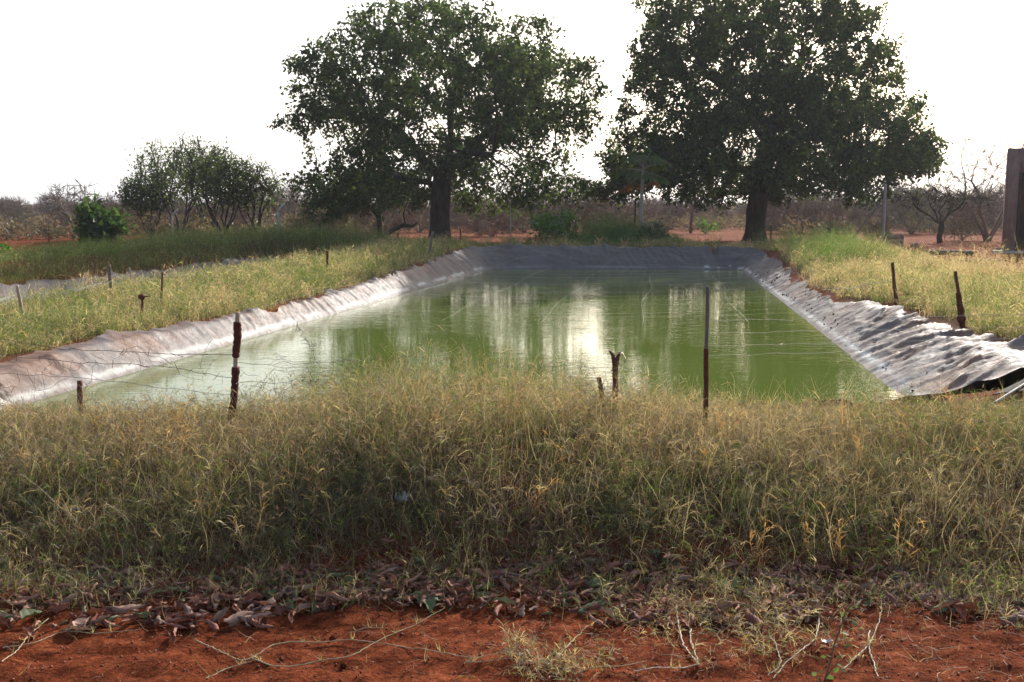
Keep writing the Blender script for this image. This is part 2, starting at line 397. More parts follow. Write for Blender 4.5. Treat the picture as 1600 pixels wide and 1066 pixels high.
def top1(x, y, nx_, ny_):
    wl, wr, wf, wb = side_w(nx_, ny_); s, t = to_st(x, y)
    return wl * np.interp(s, [9, 12, 14.5, 17, 25, 33], [.66, .62, .35, .34, .42, .8]) + wr * np.interp(s, [9, 10.5, 13, 17, 20, 25, 33], [1.5, 1.35, .95, .75, .4, .5, .8]) + wf * np.where(x > 2.5, .45, .16) + wb * 1.02
def amp1(x, y):
    s, t = to_st(x, y); return np.where(t > -2, np.interp(s, [9, 10, 15, 18, 30], [.08, .12, .10, .05, .08]), np.interp(s, [9, 14, 16, 33], [.06, .06, .10, .10])) * np.where((s > 32), 1.0, 1.0)
def shade1(x, y):
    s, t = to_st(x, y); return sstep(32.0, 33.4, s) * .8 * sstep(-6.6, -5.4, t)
l1 = liner(P1I, RC, WZ, 'pond_liner', top1, amp1, shade1, lambda x, y: np.where(to_st(x, y)[0] > 31.5, .15, np.interp(to_st(x, y)[0], [9, 15, 17, 30], [1.15, 1.1, .6, .45])))
tag(l1, 'wrinkled pale grey plastic sheet lining the banks of the big green pond', 'pond liner')
l2 = liner(P2I, RC, WZ2, 'pond_liner', lambda x, y, a, b: x * 0 + .40, lambda x, y: x * 0 + .05, lambda x, y: x * 0 + .25, lambda x, y: x * 0 + .2, .14)
tag(l2, 'bluish grey plastic sheet lining the smaller pond at far left behind the grass bank', 'pond liner')

def water(poly, r, z, name, label_cols=True, off=.25):
    x0 = min(p[0] for p in poly) - 2; x1 = max(p[0] for p in poly) + 2; y0 = min(p[1] for p in poly) - 2; y1 = max(p[1] for p in poly) + 2
    X, Y = np.meshgrid(np.arange(x0, x1, .16), np.arange(y0, y1, .16)); xx, yy = X.ravel(), Y.ravel()
    d = sdf(inset(poly, r), xx, yy)[0] - r
    nx, ny = X.shape[1], X.shape[0]; i = np.arange(ny - 1)[:, None] * nx + np.arange(nx - 1)[None]
    Q = np.stack([i, i + 1, i + nx + 1, i + nx], -1).reshape(-1, 4); Q = Q[(d[Q] < off).all(1)]
    s, t = to_st(xx, yy)
    sh = sstep(-.5, -.05, d + (fbm(xx * 1.5, yy * 1.5, 71) - .5) * .3) * np.where(t < -4, .55, .25) * np.where(s > 31, .2, 1)
    c = np.zeros((len(xx), 3)); c[:, 0] = sh
    used, inv = np.unique(Q, return_inverse=True)
    o = mkmesh(name, np.stack([xx, yy, np.full(len(xx), z)], 1)[used], inv.reshape(-1, 4), M_WATER, col=c[used])
    return tag(o, kind='structure')
water(POND1, RC, WZ, 'pond_water'); water(POND2, RC, WZ2, 'pond_water')

# ------------------------------------------------------------------ grass
def ribbons(P, W, side, C):
    """P (N,K,3), W (N,K), side (N,3), C (N,3) or (N,K,3)"""
    n, k = W.shape
    off = side[:, None] * W[..., None] * .5
    V = np.stack([P - off, P + off], 2).reshape(-1, 3)
    b = np.arange(n)[:, None] * (2 * k) + np.arange(k - 1)[None] * 2
    Q = np.stack([b, b + 1, b + 3, b + 2], -1).reshape(-1, 4)
    if C.ndim == 2: C = np.broadcast_to(C[:, None], (n, k, 3))
    return V, Q, np.repeat(C, 2, axis=1).reshape(-1, 3)
def rnd_dir(n, rs):
    a = rs.rand(n) * 2 * math.pi; return np.stack([np.cos(a), np.sin(a), 0 * a], 1)
def blades(root, h, w, C, rs, K=4, lean=.35, bend=.9, wob=.25):
    n = len(root); d = np.array([0, 0, 1.]) + rnd_dir(n, rs) * (rs.rand(n, 1) * lean); d /= np.linalg.norm(d, axis=1, keepdims=True)
    bd = rnd_dir(n, rs) * (rs.rand(n, 1) ** 1.3 * bend); bd[:, 2] = -np.linalg.norm(bd, axis=1) * .45
    P = np.empty((n, K, 3)); P[:, 0] = root; wv = rs.randn(n, 3) * wob
    cur = d.copy(); st = h[:, None] / (K - 1)
    for i in range(1, K):
        P[:, i] = P[:, i - 1] + cur * st
        wv = wv * .5 + rs.randn(n, 3) * wob * .6
        cur = cur + bd * (1.6 / (K - 1)) + wv * (1. / (K - 1)) * 1.5; cur /= np.linalg.norm(cur, axis=1, keepdims=True)
    W = w[:, None] * np.linspace(1, .18, K)[None]
    sd = rnd_dir(n, rs); return P, W, sd
PAL = {'green': (.075, .115, .028), 'lime': (.13, .175, .042), 'olive': (.125, .125, .055), 'straw': (.42, .345, .225), 'tan': (.29, .205, .13), 'brown': (.13, .078, .05), 'bluegreen': (.05, .09, .04), 'pink': (.36, .24, .17), 'grey': (.22, .185, .15), 'dark': (.05, .045, .03), 'fresh': (.10, .19, .06)}
def pick(n, weights, rs, x=None, y=None, jitter=.25):
    ks = list(weights); w = np.array([weights[k] for k in ks], float); w /= w.sum()
    ids = rs.choice(len(ks), n, p=w); C = np.array([PAL[k] for k in ks])[ids] * PALK[0]
    return C * (1 + (rs.rand(n, 1) - .5) * 2 * jitter)
PALK = [.85]  # foreground grass colours dimmed, standing in for shade over the bank
class Acc:
    def __init__(s): s.V = []; s.Q = []; s.C = []; s.n = 0
    def add(s, t):
        V, Q, C = t; s.V.append(V); s.Q.append(Q + s.n); s.C.append(C); s.n += len(V)
    def build(s, name, mat, **k): return mkmesh(name, np.concatenate(s.V), np.concatenate(s.Q), mat, col=np.concatenate(s.C), **k)
def stems(acc, root, h, w, Cs, Cl, rs, nleaf=6, K=7, lean=.5, bend=1.1, wob=.5, ll=.06, lw=1.0):
    P, W, sd = blades(root, h, w, Cs, rs, K, lean, bend, wob); acc.add(ribbons(P, W, sd, Cs))
    n = len(root)
    for q in range(nleaf):
        k = rs.rand(n) * (K - 1.5) + .4; i0 = k.astype(int); fr = (k - i0)[:, None]; ar = np.arange(n)
        b = P[ar, i0] * (1 - fr) + P[ar, i0 + 1] * fr; tdir = P[ar, i0 + 1] - P[ar, i0]; tdir /= np.linalg.norm(tdir, axis=1, keepdims=True)
        d = tdir * .9 + rnd_dir(n, rs) * .8 + rs.randn(n, 3) * .2; d /= np.linalg.norm(d, axis=1, keepdims=True)
        L = ll * (.5 + rs.rand(n, 1)); p1 = b + d * L * .55; d2 = d + np.array([0, 0, -.5]); p2 = p1 + d2 * L * .45
        LP = np.stack([b, p1, p2], 1); LW = w[:, None] * lw * np.array([[.8, 1.0, .12]]); sl = np.cross(d, rs.randn(n, 3)); sl /= np.linalg.norm(sl, axis=1, keepdims=True)
        acc.add(ribbons(LP, LW, sl, Cl * (1 + (rs.rand(n, 1) - .5) * .4)))
def sample(n, ylo, yhi, mask, rs, clump=1.4, seed=0, upad=.6, ypow=1.0, thr=.30, fu=None):
    """accept points in view wedge whose mask>random, with clumpiness"""
    out = []; tot = 0
    for _ in range(60):
        m = n * 2; y = ylo + (yhi - ylo) * rs.rand(m) ** ypow; lim = .5 * y + upad; x = (rs.rand(m) * 2 - 1) * lim
        # uniform area: accept with prob lim/max
        cl = fbm(x * clump, y * clump, seed, 3) * 1.6 - .3
        a = mask(x, y) * np.clip(cl / .5 + thr, 0, 1); keep = rs.rand(m) < a
        out.append(np.stack([x[keep], y[keep]], 1)); tot += keep.sum()
        if tot >= n: break
    return np.concatenate(out)[:n]
def on_ground(xy, dz=-.01): return np.column_stack([xy, ground(xy[:, 0], xy[:, 1], False) + dz])

# foreground bank ----------------------------------------------------------------
rs = np.random.RandomState(11)
def foot_y(x): return 4.28 + (fbm(x * .9, x * 0 + 2, 91) - .47) * .5
def m_front(x, y):
    d = pond_d(x, y)[0]; bare = sstep(.60, .72, fbm(x * 1.1 + 5, y * 1.6, 93, 3)) * sstep(6, 5.2, y) * .75
    return sstep(0, .55, y - foot_y(x)) * sstep(7.6, 6.3, y) * (d > .5) * (1 - bare)
acc = Acc()
xy = sample(15500, 4.1, 7.6, m_front, rs, 2.2, 101, .3, 1.0, thr=.12); rt = on_ground(xy); n = len(rt)
u_ = rt[:, 0] / rt[:, 1]
hm = np.interp(u_, [-.55, -.4, -.2, -.12, 0, .05, .12, .3, .55], [.20, .20, .27, .38, .37, .30, .25, .20, .20]) * np.interp(rt[:, 1], [4.2, 4.8, 5.6, 6.6, 7.6], [.5, .72, 1.0, .9, .5])
h = hm * (.45 + .9 * rs.rand(n)) * (.40 + 1.2 * fbm(rt[:, 0] * 1.7, rt[:, 1] * 1.7, 7))
crest = sstep(5.1, 5.7, rt[:, 1])[:, None]
grn = sstep(.4, .6, fbm(rt[:, 0] * 1.3, rt[:, 1] * 1.3, 33))[:, None]
Ca = pick(n, {'green': 2, 'olive': 3, 'lime': 1.5, 'tan': 2, 'grey': 2}, rs); Cb = pick(n, {'straw': 3, 'tan': 3, 'pink': 3, 'grey': 4, 'brown': 3}, rs)
useg = rs.rand(n, 1) < (.08 + .34 * grn); Cs = np.where(useg, Ca, Cb)
Cl = np.where(rs.rand(n, 1) < (.10 + .36 * grn), pick(n, {'green': 4, 'lime': 3, 'olive': 3}, rs), pick(n, {'straw': 2, 'tan': 3, 'grey': 4, 'olive': 1, 'brown': 3, 'pink': 1}, rs))
stems(acc, rt, h * 1.15, np.full(n, .0022), Cs, Cl, rs, 9, 8, .75, 1.3, .85, .06, 1.1)
# extra fine blond wires on top
xy = sample(5200, 4.6, 7.3, lambda x, y: m_front(x, y) * (.3 + .7 * sstep(5.0, 5.6, y)), rs, 2.5, 105, .3); rt = on_ground(xy); n = len(rt)
u_ = rt[:, 0] / rt[:, 1]; hm = np.interp(u_, [-.55, -.4, -.2, -.12, 0, .05, .12, .3, .55], [.20, .22, .36, .52, .50, .46, .36, .24, .22])
Cw = pick(n, {'straw': 5, 'pink': 3, 'tan': 2}, rs); P, W, sd = blades(rt, hm * (.5 + .7 * rs.rand(n)), np.full(n, .0022), Cw, rs, 9, .5, 1.9, 1.1); acc.add(ribbons(P, W, sd, Cw))
# short upright leafy blades, greener
xy = sample(21000, 4.1, 7.4, m_front, rs, 2.8, 109, .3); rt = on_ground(xy); n = len(rt)
grn = sstep(.38, .6, fbm(rt[:, 0] * 1.3, rt[:, 1] * 1.3, 33))[:, None]
Cc = np.where(rs.rand(n, 1) < .12 + .5 * grn, pick(n, {'green': 5, 'lime': 2.5, 'olive': 3}, rs), pick(n, {'straw': 2, 'tan': 3, 'brown': 3, 'grey': 3}, rs))
P, W, sd = blades(rt, .20 * (.3 + rs.rand(n)), np.full(n, .0028), Cc, rs, 4, .9, 1.1, .3); acc.add(ribbons(P, W, sd, Cc))
# dead thatch lying low, its darkest blades paint the shade between stems
xy = sample(16000, 4.0, 7.2, lambda x, y: sstep(-.25, .2, y - foot_y(x)) * sstep(7.2, 6, y), rs, 2.0, 113, .3); rt = on_ground(xy, .01); n = len(rt)
Cc = pick(n, {'grey': 3, 'brown': 4, 'tan': 2, 'dark': 4}, rs); P, W, sd = blades(rt, .16 * (.4 + rs.rand(n)), np.full(n, .0028), Cc, rs, 4, 3.5, .9, .7); acc.add(ribbons(P, W, sd, Cc))
xy = sample(3000, 4.2, 7.0, m_front, rs, 2.0, 117, .3); rt = on_ground(xy); n = len(rt)
Cw = pick(n, {'straw': 4, 'grey': 4, 'tan': 3}, rs, jitter=.35); P, W, sd = blades(rt, .34 * (.5 + .8 * rs.rand(n)), np.full(n, .0030), Cw, rs, 8, 1.2, 1.3, 1.0); acc.add(ribbons(P, W, sd, Cw))
xy = sample(46, 4.3, 5.8, lambda x, y: 1 + 0 * x, rs, 2.0, 119, .2); rt = np.repeat(on_ground(xy), 5, axis=0); rt[:, :2] += rs.randn(len(rt), 2) * .012; n = len(rt)
PAL['rust'] = (.40, .22, .10); Cw = pick(n, {'rust': 4, 'tan': 2, 'straw': 2}, rs, jitter=.3); stems(acc, rt, .27 * (.6 + .6 * rs.rand(n)), np.full(n, .0032), Cw, Cw, rs, 16, 7, .45, .6, .3, .045, 1.0)
tag(acc.build('grass', M_GRASS), 'tangled green and straw grass covering the foreground bank in front of the pond', 'grass', kind='stuff')

PALK[0] = .85
# sparse straw at the foot ---------------------------------------------------------
acc = Acc()
def m_foot(x, y): return sstep(-.42, -.1, y - foot_y(x)) * sstep(.5, .1, y - foot_y(x)) * (.35 + .65 * sstep(.40, .55, fbm(x * 1.5, y * 2, 120)))
xy = sample(13000, 3.6, 5.0, m_foot, rs, 3, 121, .3); rt = on_ground(xy, .012); n = len(rt)
Cc = pick(n, {'grey': 5, 'tan': 3, 'straw': 3, 'brown': 3}, rs); P, W, sd = blades(rt, .09 * (.4 + rs.rand(n)), np.full(n, .0024), Cc, rs, 4, 8, .5, .8); acc.add(ribbons(P, W, sd, Cc))
xy = sample(1100, 3.3, 4.4, lambda x, y: .3 + .7 * sstep(.3, .45, x / y) + .5 * np.exp(-((x / y - .08) / .06) ** 2), rs, 4, 127, .2, thr=-.15); rt = on_ground(xy, .01); n = len(rt)
Cc = pick(n, {'grey': 2, 'straw': 4, 'tan': 3}, rs); P, W, sd = blades(rt, .07 * (.4 + rs.rand(n)), np.full(n, .002), Cc, rs, 4, 9, .4, .8); acc.add(ribbons(P, W, sd, Cc))
xy = sample(1500, 3.75, 4.9, m_foot, rs, 3, 129, .3); rt = on_ground(xy); n = len(rt)
stems(acc, rt, .12 * (.5 + rs.rand(n)), np.full(n, .0024), pick(n, {'olive': 2, 'straw': 3, 'tan': 2}, rs), pick(n, {'green': 2, 'lime': 3, 'straw': 2, 'olive': 2}, rs), rs, 5, 5, .7, 1.0, .6, .04)
tag(acc.build('straw_litter', M_GRASS), 'short dry straw and sprigs scattered along the foot of the foreground bank', 'straw', kind='stuff')

PALK[0] = 1.0
# side banks -----------------------------------------------------------------------
def side_grass(name, label, n, ylo, yhi, mask, hfun, wt_hi, wt_lo, seed, upad=1.0, ypow=1.25, wf=1.0, seedheads=True, nl=3, clump=1.1, tufts=0):
    rs = np.random.RandomState(seed); acc = Acc()
    xy = sample(n, ylo, yhi, mask, rs, clump, seed, upad, ypow, thr=.25); rt = on_ground(xy); m = len(rt)
    Y = rt[:, 1]; w = wf * (.0016 + .00015 * Y)
    gr = sstep(.38, .60, fbm(rt[:, 0] * .55, rt[:, 1] * .4, seed + 3))[:, None]
    gr = gr * sstep(.7, 1.8, pond_d(rt[:, 0], rt[:, 1])[0])[:, None]
    h = hfun(rt[:, 0], rt[:, 1]) * (.35 + .95 * rs.rand(m) ** 1.3) * (.35 + 1.35 * fbm(rt[:, 0] * 1.1, rt[:, 1] * .9, seed + 5))
    Cs = np.where(rs.rand(m, 1) < .25 + .6 * gr, pick(m, wt_hi, rs), pick(m, wt_lo, rs)); Cl = np.where(rs.rand(m, 1) < .25 + .6 * gr, pick(m, wt_hi, rs), pick(m, wt_lo, rs))
    stems(acc, rt, h, w, Cs, Cl, rs, nl, 5, .55, .9, .4, .08 + .0, 1.3)
    k = m // 3 if seedheads else 0
    if k:
        idx = rs.choice(m, k, False); P, W, sd = blades(rt[idx], h[idx] * 1.6, w[idx] * .7, Cs[idx], rs, 7, .6, 1.8, 1.0); acc.add(ribbons(P, W, sd, pick(k, {'straw': 5, 'pink': 2, 'tan': 1}, rs) * 1.2))
    if tufts:
        xy = sample(tufts, ylo, yhi, mask, rs, clump, seed + 9, upad, ypow, thr=.0); b = on_ground(xy); q = 16; rt = np.repeat(b, q, axis=0); rt[:, :2] += rs.randn(len(rt), 2) * .06; m = len(rt)
        hh = np.repeat(.22 + .30 * rs.rand(len(b)), q) * (.6 + .6 * rs.rand(m)); isg = np.repeat(rs.rand(len(b)) < .55, q)[:, None]
        Cs = np.where(isg, pick(m, {'green': 3, 'lime': 4}, rs), pick(m, {'straw': 4, 'pink': 2, 'tan': 2}, rs)); stems(acc, rt, hh, wf * (.0022 + .0002 * rt[:, 1]), Cs, Cs, rs, 4, 6, .7, .9, .4, .09, 1.2)
    return tag(acc.build(name, M_GRASS), label, 'grass', kind='stuff')
def m_left(x, y):
    s, t = to_st(x, y); d = pond_d(x, y)[0]; tp = np.interp(s, [9, 12, 14.5, 17, 25, 33], [.72, .68, .42, .42, .5, .85]) + (fbm(s * .7, s * 0, 5) - .47) * .7
    return (t < 0) * sstep(0, .35, d - tp) * (pond2_d(x, y) > .55) * (t > -10.8) * sstep(38, 36, s) * (y > 7)
def h_left(x, y):
    s, t = to_st(x, y); return np.interp(-t, [6.6, 7.4, 9, 10.5], [.2, .27, .32, .30])
side_grass('grass', 'green and blond grass on the bank left of the big pond', 38000, 8.5, 38, m_left, h_left,
           {'green': 4, 'lime': 4, 'olive': 2, 'straw': 1}, {'straw': 4, 'olive': 2.5, 'tan': 1.5, 'lime': 2.5, 'green': 1}, 201, tufts=520)
def m_right(x, y):
    s, t = to_st(x, y); d = pond_d(x, y)[0]; tp = np.interp(s, [9, 10.5, 13, 17, 20, 25, 33], [1.6, 1.45, 1.1, .85, .5, .6, .9]) + (fbm(s * .8, s * 0, 15) - .47) * .8
    edge = np.interp(y, [9, 17, 21, 27, 30, 36], [12, 9.5, 7.7, 7.4, 7.2, 6.2]) + (fbm(x * .6, y * .6, 19) - .47) * 2.2
    return (t > -1) * sstep(0, .4, d - tp) * sstep(0, -.9, t - edge) * sstep(37, 35.5, s) * (y > 8.0)
def h_right(x, y):
    s, t = to_st(x, y); return np.interp(t, [3, 4, 6, 9], [.2, .30, .28, .2]) * np.interp(s, [9, 26, 30, 36], [1, 1.05, 1.3, 1.35])
side_grass('grass', 'dry blond grass with green tufts on the bank right of the big pond', 36000, 8.0, 38, m_right, h_right,
           {'green': 2, 'lime': 2.5, 'olive': 2, 'straw': 3}, {'straw': 7, 'tan': 2.5, 'pink': 1.5, 'olive': 1}, 211, tufts=420)
def m_weeds(x, y):
    s, t = to_st(x, y); return (t > 5.3) * (t < 8.3) * (s > 20) * (s < 30) * sstep(.45, .6, fbm(x * .8, y * .8, 19)) * (x < .55 * y)
side_grass('grass', 'tall pale seeding dry grass along the outer edge of the right bank', 1600, 19, 31, m_weeds, lambda x, y: .55 + 0 * x,
           {'straw': 4, 'pink': 3}, {'straw': 4, 'pink': 3, 'tan': 2}, 213, nl=6, clump=2.5)
def m_green_r(x, y):
    s, t = to_st(x, y); return (t > 2.7) * (t < 5.6) * (s > 26) * (s < 36.5) * m_right(x, y)
side_grass('grass', 'lush dark green grass at the far corner of the right bank', 5000, 24, 38, m_green_r, lambda x, y: .70 + 0 * x,
           {'fresh': 4, 'lime': 3, 'green': 2}, {'green': 3, 'lime': 2, 'olive': 2}, 215, seedheads=False, ypow=1.0)
def m_b2(x, y):
    s, t = to_st(x, y); d = pond2_d(x, y)
    return (d > .38) * (t < -10.5) * (t > -18.8) * (s > 9) * (s < 41.5) * (1. * (t < -14) + 1. * (s > 35))
side_grass('grass', 'green grass on the bank beyond the smaller left pond', 34000, 14, 44, m_b2, lambda x, y: .40 + .25 * sstep(30, 37, y),
           {'green': 3, 'lime': 5}, {'olive': 2, 'lime': 5, 'straw': 1.5}, 221, upad=3, ypow=.8, seedheads=False)
def m_mound(x, y):
    cx, cy = 3.9, 37.0; r = np.hypot((x - cx) / 2.5, (y - cy) / 1.3); return sstep(1.15, .7, r) * (pond_d(x, y)[0] > 1.0)
side_grass('grass', 'rounded mound of lush blue green grass behind the far end of the pond', 9000, 35, 39.5, m_mound, lambda x, y: .35 + 1.0 * sstep(1.1, .2, np.hypot((x - 3.9) / 2.5, (y - 37) / 1.3)),
           {'fresh': 5, 'lime': 2, 'green': 2}, {'fresh': 4, 'green': 2}, 231, seedheads=False, ypow=1.0, nl=5)
def m_far(x, y):
    s, t = to_st(x, y); return (pond_d(x, y)[0] > 1.4) * (pond2_d(x, y) > 1.) * ((y > 36) & (y < 90)) * np.where(x < -4, .9, .35) * sstep(.44, .58, fbm(x * .4, y * .25, 41)) * (np.abs(x) < .6 * y)
side_grass('grass', 'sparse low dry grass on the red ground behind the ponds', 3000, 36, 90, m_far, lambda x, y: .16 + 0 * x,
           {'olive': 3, 'brown': 2, 'tan': 2}, {'tan': 4, 'straw': 1, 'brown': 5}, 241, upad=2, ypow=1.1, seedheads=False)

# ------------------------------------------------------------------ trees
def colonize(attr, start, D, dk, iters=120, rs=RS, grav=0.0, di=1e9):
    nodes = [np.asarray(p, float) for p in start[0]]; par = list(start[1])
    alive = [Vector(a) for a in attr]; kids = {}
    for it in range(iters):
        kd = kdtree.KDTree(len(nodes))
        for i, p in enumerate(nodes): kd.insert(p, i)
        kd.balance(); acc = {}
        nxt = []
        for a in alive:
            co, i, d = kd.find(a)
            if d < dk: continue
            nxt.append(a)
            if d < di:
                v = (a - co) / d; acc[i] = acc.get(i, Vector((0, 0, 0))) + v
        alive = nxt
        if not acc: break
        added = 0
        for i, v in acc.items():
            if kids.get(i, 0) >= 4: continue
            if v.length < .02: v = Vector(rs.randn(3))
            v = v.normalized(); v = v + Vector(rs.randn(3)) * .22; v.z += grav; v.normalize()
            nodes.append(nodes[i] + np.array(v) * D); par.append(i); kids[i] = kids.get(i, 0) + 1; added += 1
        if not added: break
    return np.array(nodes), np.array(par)
def skeleton(nodes, par, r0, R0):
    n = len(nodes); ch = [[] for _ in range(n)]
    for i in range(n):
        if par[i] >= 0: ch[par[i]].append(i)
    tips = np.zeros(n)
    for i in range(n - 1, -1, -1):
        if not ch[i]: tips[i] = 1
        else: tips[i] = sum(tips[c] for c in ch[i])
    e = math.log(R0 / r0) / math.log(max(tips[0], 2)); rad = r0 * tips ** e
    return ch, tips, rad
def wood(mb, nodes, par, ch, tips, rad, flare=None, minr=0.0, rough=.0):
    stack = [0]; first = True
    started = set()
    while stack:
        s = stack.pop(); P = []; r = []
        if par[s] >= 0: P.append(nodes[par[s]]); r.append(min(rad[par[s]], rad[s] * 1.25))
        i = s
        while True:
            P.append(nodes[i]); r.append(rad[i])
            if not ch[i]: break
            k = sorted(ch[i], key=lambda c: -tips[c]); stack += k[1:]; i = k[0]
        if len(P) < 2: continue
        P = np.array(P); r = np.maximum(np.array(r), minr)
        if first and flare: r = r * (1 + flare * np.exp(-(P[:, 2] - P[0, 2]) / .35)); first = False
        m = r.max(); mb.tube(P, r, 10 if m > .15 else 6 if m > .05 else 4 if m > .02 else 3, cap=m > .05, rough=rough if m > .15 else 0, seed=len(P))
def leaf_mesh(cent, size, C, rs, aspect=.5, droop=.3, flat=0.0):
    n = len(cent); a = rs.randn(n, 3); a[:, 2] = a[:, 2] * (1 - flat) - droop; a /= np.linalg.norm(a, axis=1, keepdims=True)
    b = np.cross(a, rs.randn(n, 3)); b /= np.linalg.norm(b, axis=1, keepdims=True); nn = np.cross(a, b)
    s = size[:, None]; w = s * aspect
    V = np.stack([cent, cent + a * s * .5 + b * w * .5 + nn * s * .08, cent + a * s, cent + a * s * .5 - b * w * .5 + nn * s * .08], 1).reshape(-1, 3)
    Q = np.arange(n * 4).reshape(-1, 4)
    return V, Q, np.repeat(C, 4, axis=0)
def clumps(nc, env, rs, rad, per, shell=.6):
    """env(p)->1 inside; returns attractor points in clumps"""
    out = []; lo, hi, f = env; k = 0; cs = []
    while k < nc:
        p = lo + (hi - lo) * rs.rand(3)
        v = f(p)
        if v <= 0: continue
        if v > .55 and rs.rand() < shell: continue     # v near 1 = deep inside
        cs.append(p); k += 1
        q = rs.randn(per, 3); q /= np.linalg.norm(q, axis=1, keepdims=True); q *= rs.rand(per, 1) ** .4 * rad * (.7 + .6 * rs.rand()); q[:, 2] *= .7
        out.append(p + q)
    return np.concatenate(out), np.array(cs)
LEAFPAL = {'dark': [(.036, .062, .018), (.05, .082, .022), (.072, .105, .028), (.045, .055, .024)], 'mid': [(.05, .09, .02), (.075, .11, .03), (.09, .12, .035)], 'mango': [(.04, .085, .02), (.06, .105, .025), (.03, .06, .018)], 'bright': [(.07, .16, .02), (.10, .20, .03), (.05, .11, .02)],
           'olive': [(.07, .08, .035), (.10, .105, .045), (.055, .065, .03)], 'dry': [(.20, .12, .07), (.15, .10, .06), (.12, .10, .05)]}
def leafcol(n, pal, rs, j=.25):
    P = np.array(LEAFPAL[pal]); return P[rs.choice(len(P), n)] * (1 + (rs.rand(n, 1) - .5) * 2 * j)

def big_tree(name, label, loc, H, prof_l, prof_r, trunk_path, R0, nclump, per, seed, leaves_per, leafsize, limbs, depth=.95, pal='dark', sparse=None, dens=1.0, hollow=None, extra=None):
    """prof_l/prof_r: (z list, extent list) silhouettes left/right in metres"""
    rs = np.random.RandomState(seed)
    zl, el = prof_l; zr, er = prof_r
    def inside(p):
        z = p[2]
        if z < min(zl[0], zr[0]) or z > zl[-1]: return 0
        ex = np.interp(z, zl, el) if p[0] < 0 else np.interp(z, zr, er)
        ey = .5 * (np.interp(z, zl, el) + np.interp(z, zr, er)) * depth
        if ex < .1 or ey < .1: return 0
        q = math.hypot(p[0] / ex, p[1] / ey)
        if q > 1: return 0
        if hollow and hollow(p): return 0
        if sparse is not None and rs.rand() < sparse(p): return 0
        top = 1 - (p[2] / zl[-1]) ; return min(1 - q, .9)
    mx = max(max(el), max(er))
    A, cs = clumps(nclump, (np.array([-mx, -mx, zl[0]]), np.array([mx, mx, zl[-1]]), inside), rs, .95, per, .45)
    if extra:
        ex = []
        for c_, rr_, n_ in extra: ex.append(np.array(c_) + rs.randn(n_, 3) * np.array([rr_, rr_, rr_ * .45]))
        A = np.concatenate([A] + ex)
    nodes = [np.array(p, float) for p in trunk_path]; par = [-1] + list(range(len(nodes) - 1))
    for (bi, pts) in limbs:
        prev = bi
        for p in pts: nodes.append(np.array(p, float)); par.append(prev); prev = len(nodes) - 1
    nodes, par = colonize(A, (nodes, par), .30, .42, 130, rs)
    # sway for a gnarled look
    ch, tips, rad = skeleton(nodes, par, .008, R0)
    root = empty(name, loc); tag(root, label, 'tree')
    mb = MB(); wood(mb, nodes, par, ch, tips, rad, flare=.45, rough=.07); mb.build('trunk', M_BARK, root, smooth=True)
    term = np.nonzero(tips <= 5)[0]; term = term[nodes[term][:, 2] > 1.0]
    rep = np.repeat(term, leaves_per); cl = fbm(nodes[rep][:, 0] * .8 + nodes[rep][:, 1] * .37, nodes[rep][:, 2] * .9 + nodes[rep][:, 1] * .2, seed)
    rep = rep[rs.rand(len(rep)) < np.clip((cl - .24) * 4.2, .15, 1) * dens]
    if sparse is not None:
        sp = np.array([sparse(p) for p in nodes[rep]]); rep = rep[rs.rand(len(rep)) > sp]
    off = rs.randn(len(rep), 3) * .15; off[:, 2] -= .05
    cent = nodes[rep] + off
    L, Q, C = leaf_mesh(cent, leafsize * (.5 + 1.15 * rs.rand(len(rep)) ** 1.2), leafcol(len(rep), pal, rs), rs, .55, .45)
    mkmesh('crown', L, Q, M_LEAF, root, C)
    print(name, 'nodes', len(nodes), 'leaves', len(rep))
    return root

YL = 47.0; XL = (688 - 800) / F * YL
px = YL / F   # metres per photo pixel at the left tree
def prof(pts, u0, side, Y, zbase=0):
    z = []; e = []
    for v, u in pts: z.append(CAM_H + (327 - v) * Y / F - zbase); e.append(abs(u - u0) * Y / F)
    o = np.argsort(z); return (np.array(z)[o], np.array(e)[o])
u0 = 688
PLl = prof([(335, 560), (325, 505), (300, 470), (270, 480), (235, 492), (200, 470), (150, 455), (110, 470), (70, 520), (30, 580), (-4, 660)], u0, -1, YL)
PLr = prof([(335, 700), (325, 800), (300, 900), (270, 905), (235, 915), (200, 940), (150, 955), (110, 940), (70, 880), (30, 800), (-4, 720)], u0, 1, YL)
def sparse_l(p):
    u = p[0]; z = p[2]; s = 0
    if u > 2.0 and z < 5.2: s = .30
    if u < -3.2 and 3.4 < z < 5.0 and u < -4.8: s = .45
    if u > 5: s = max(s, .25)
    return s
def hollow_l(p): return (math.hypot(p[0] - .6, p[1]) < 2.9 and p[2] < 3.3) or (p[1] < 0 and abs(p[0] - .6) < 2.4 and p[2] < 3.1)
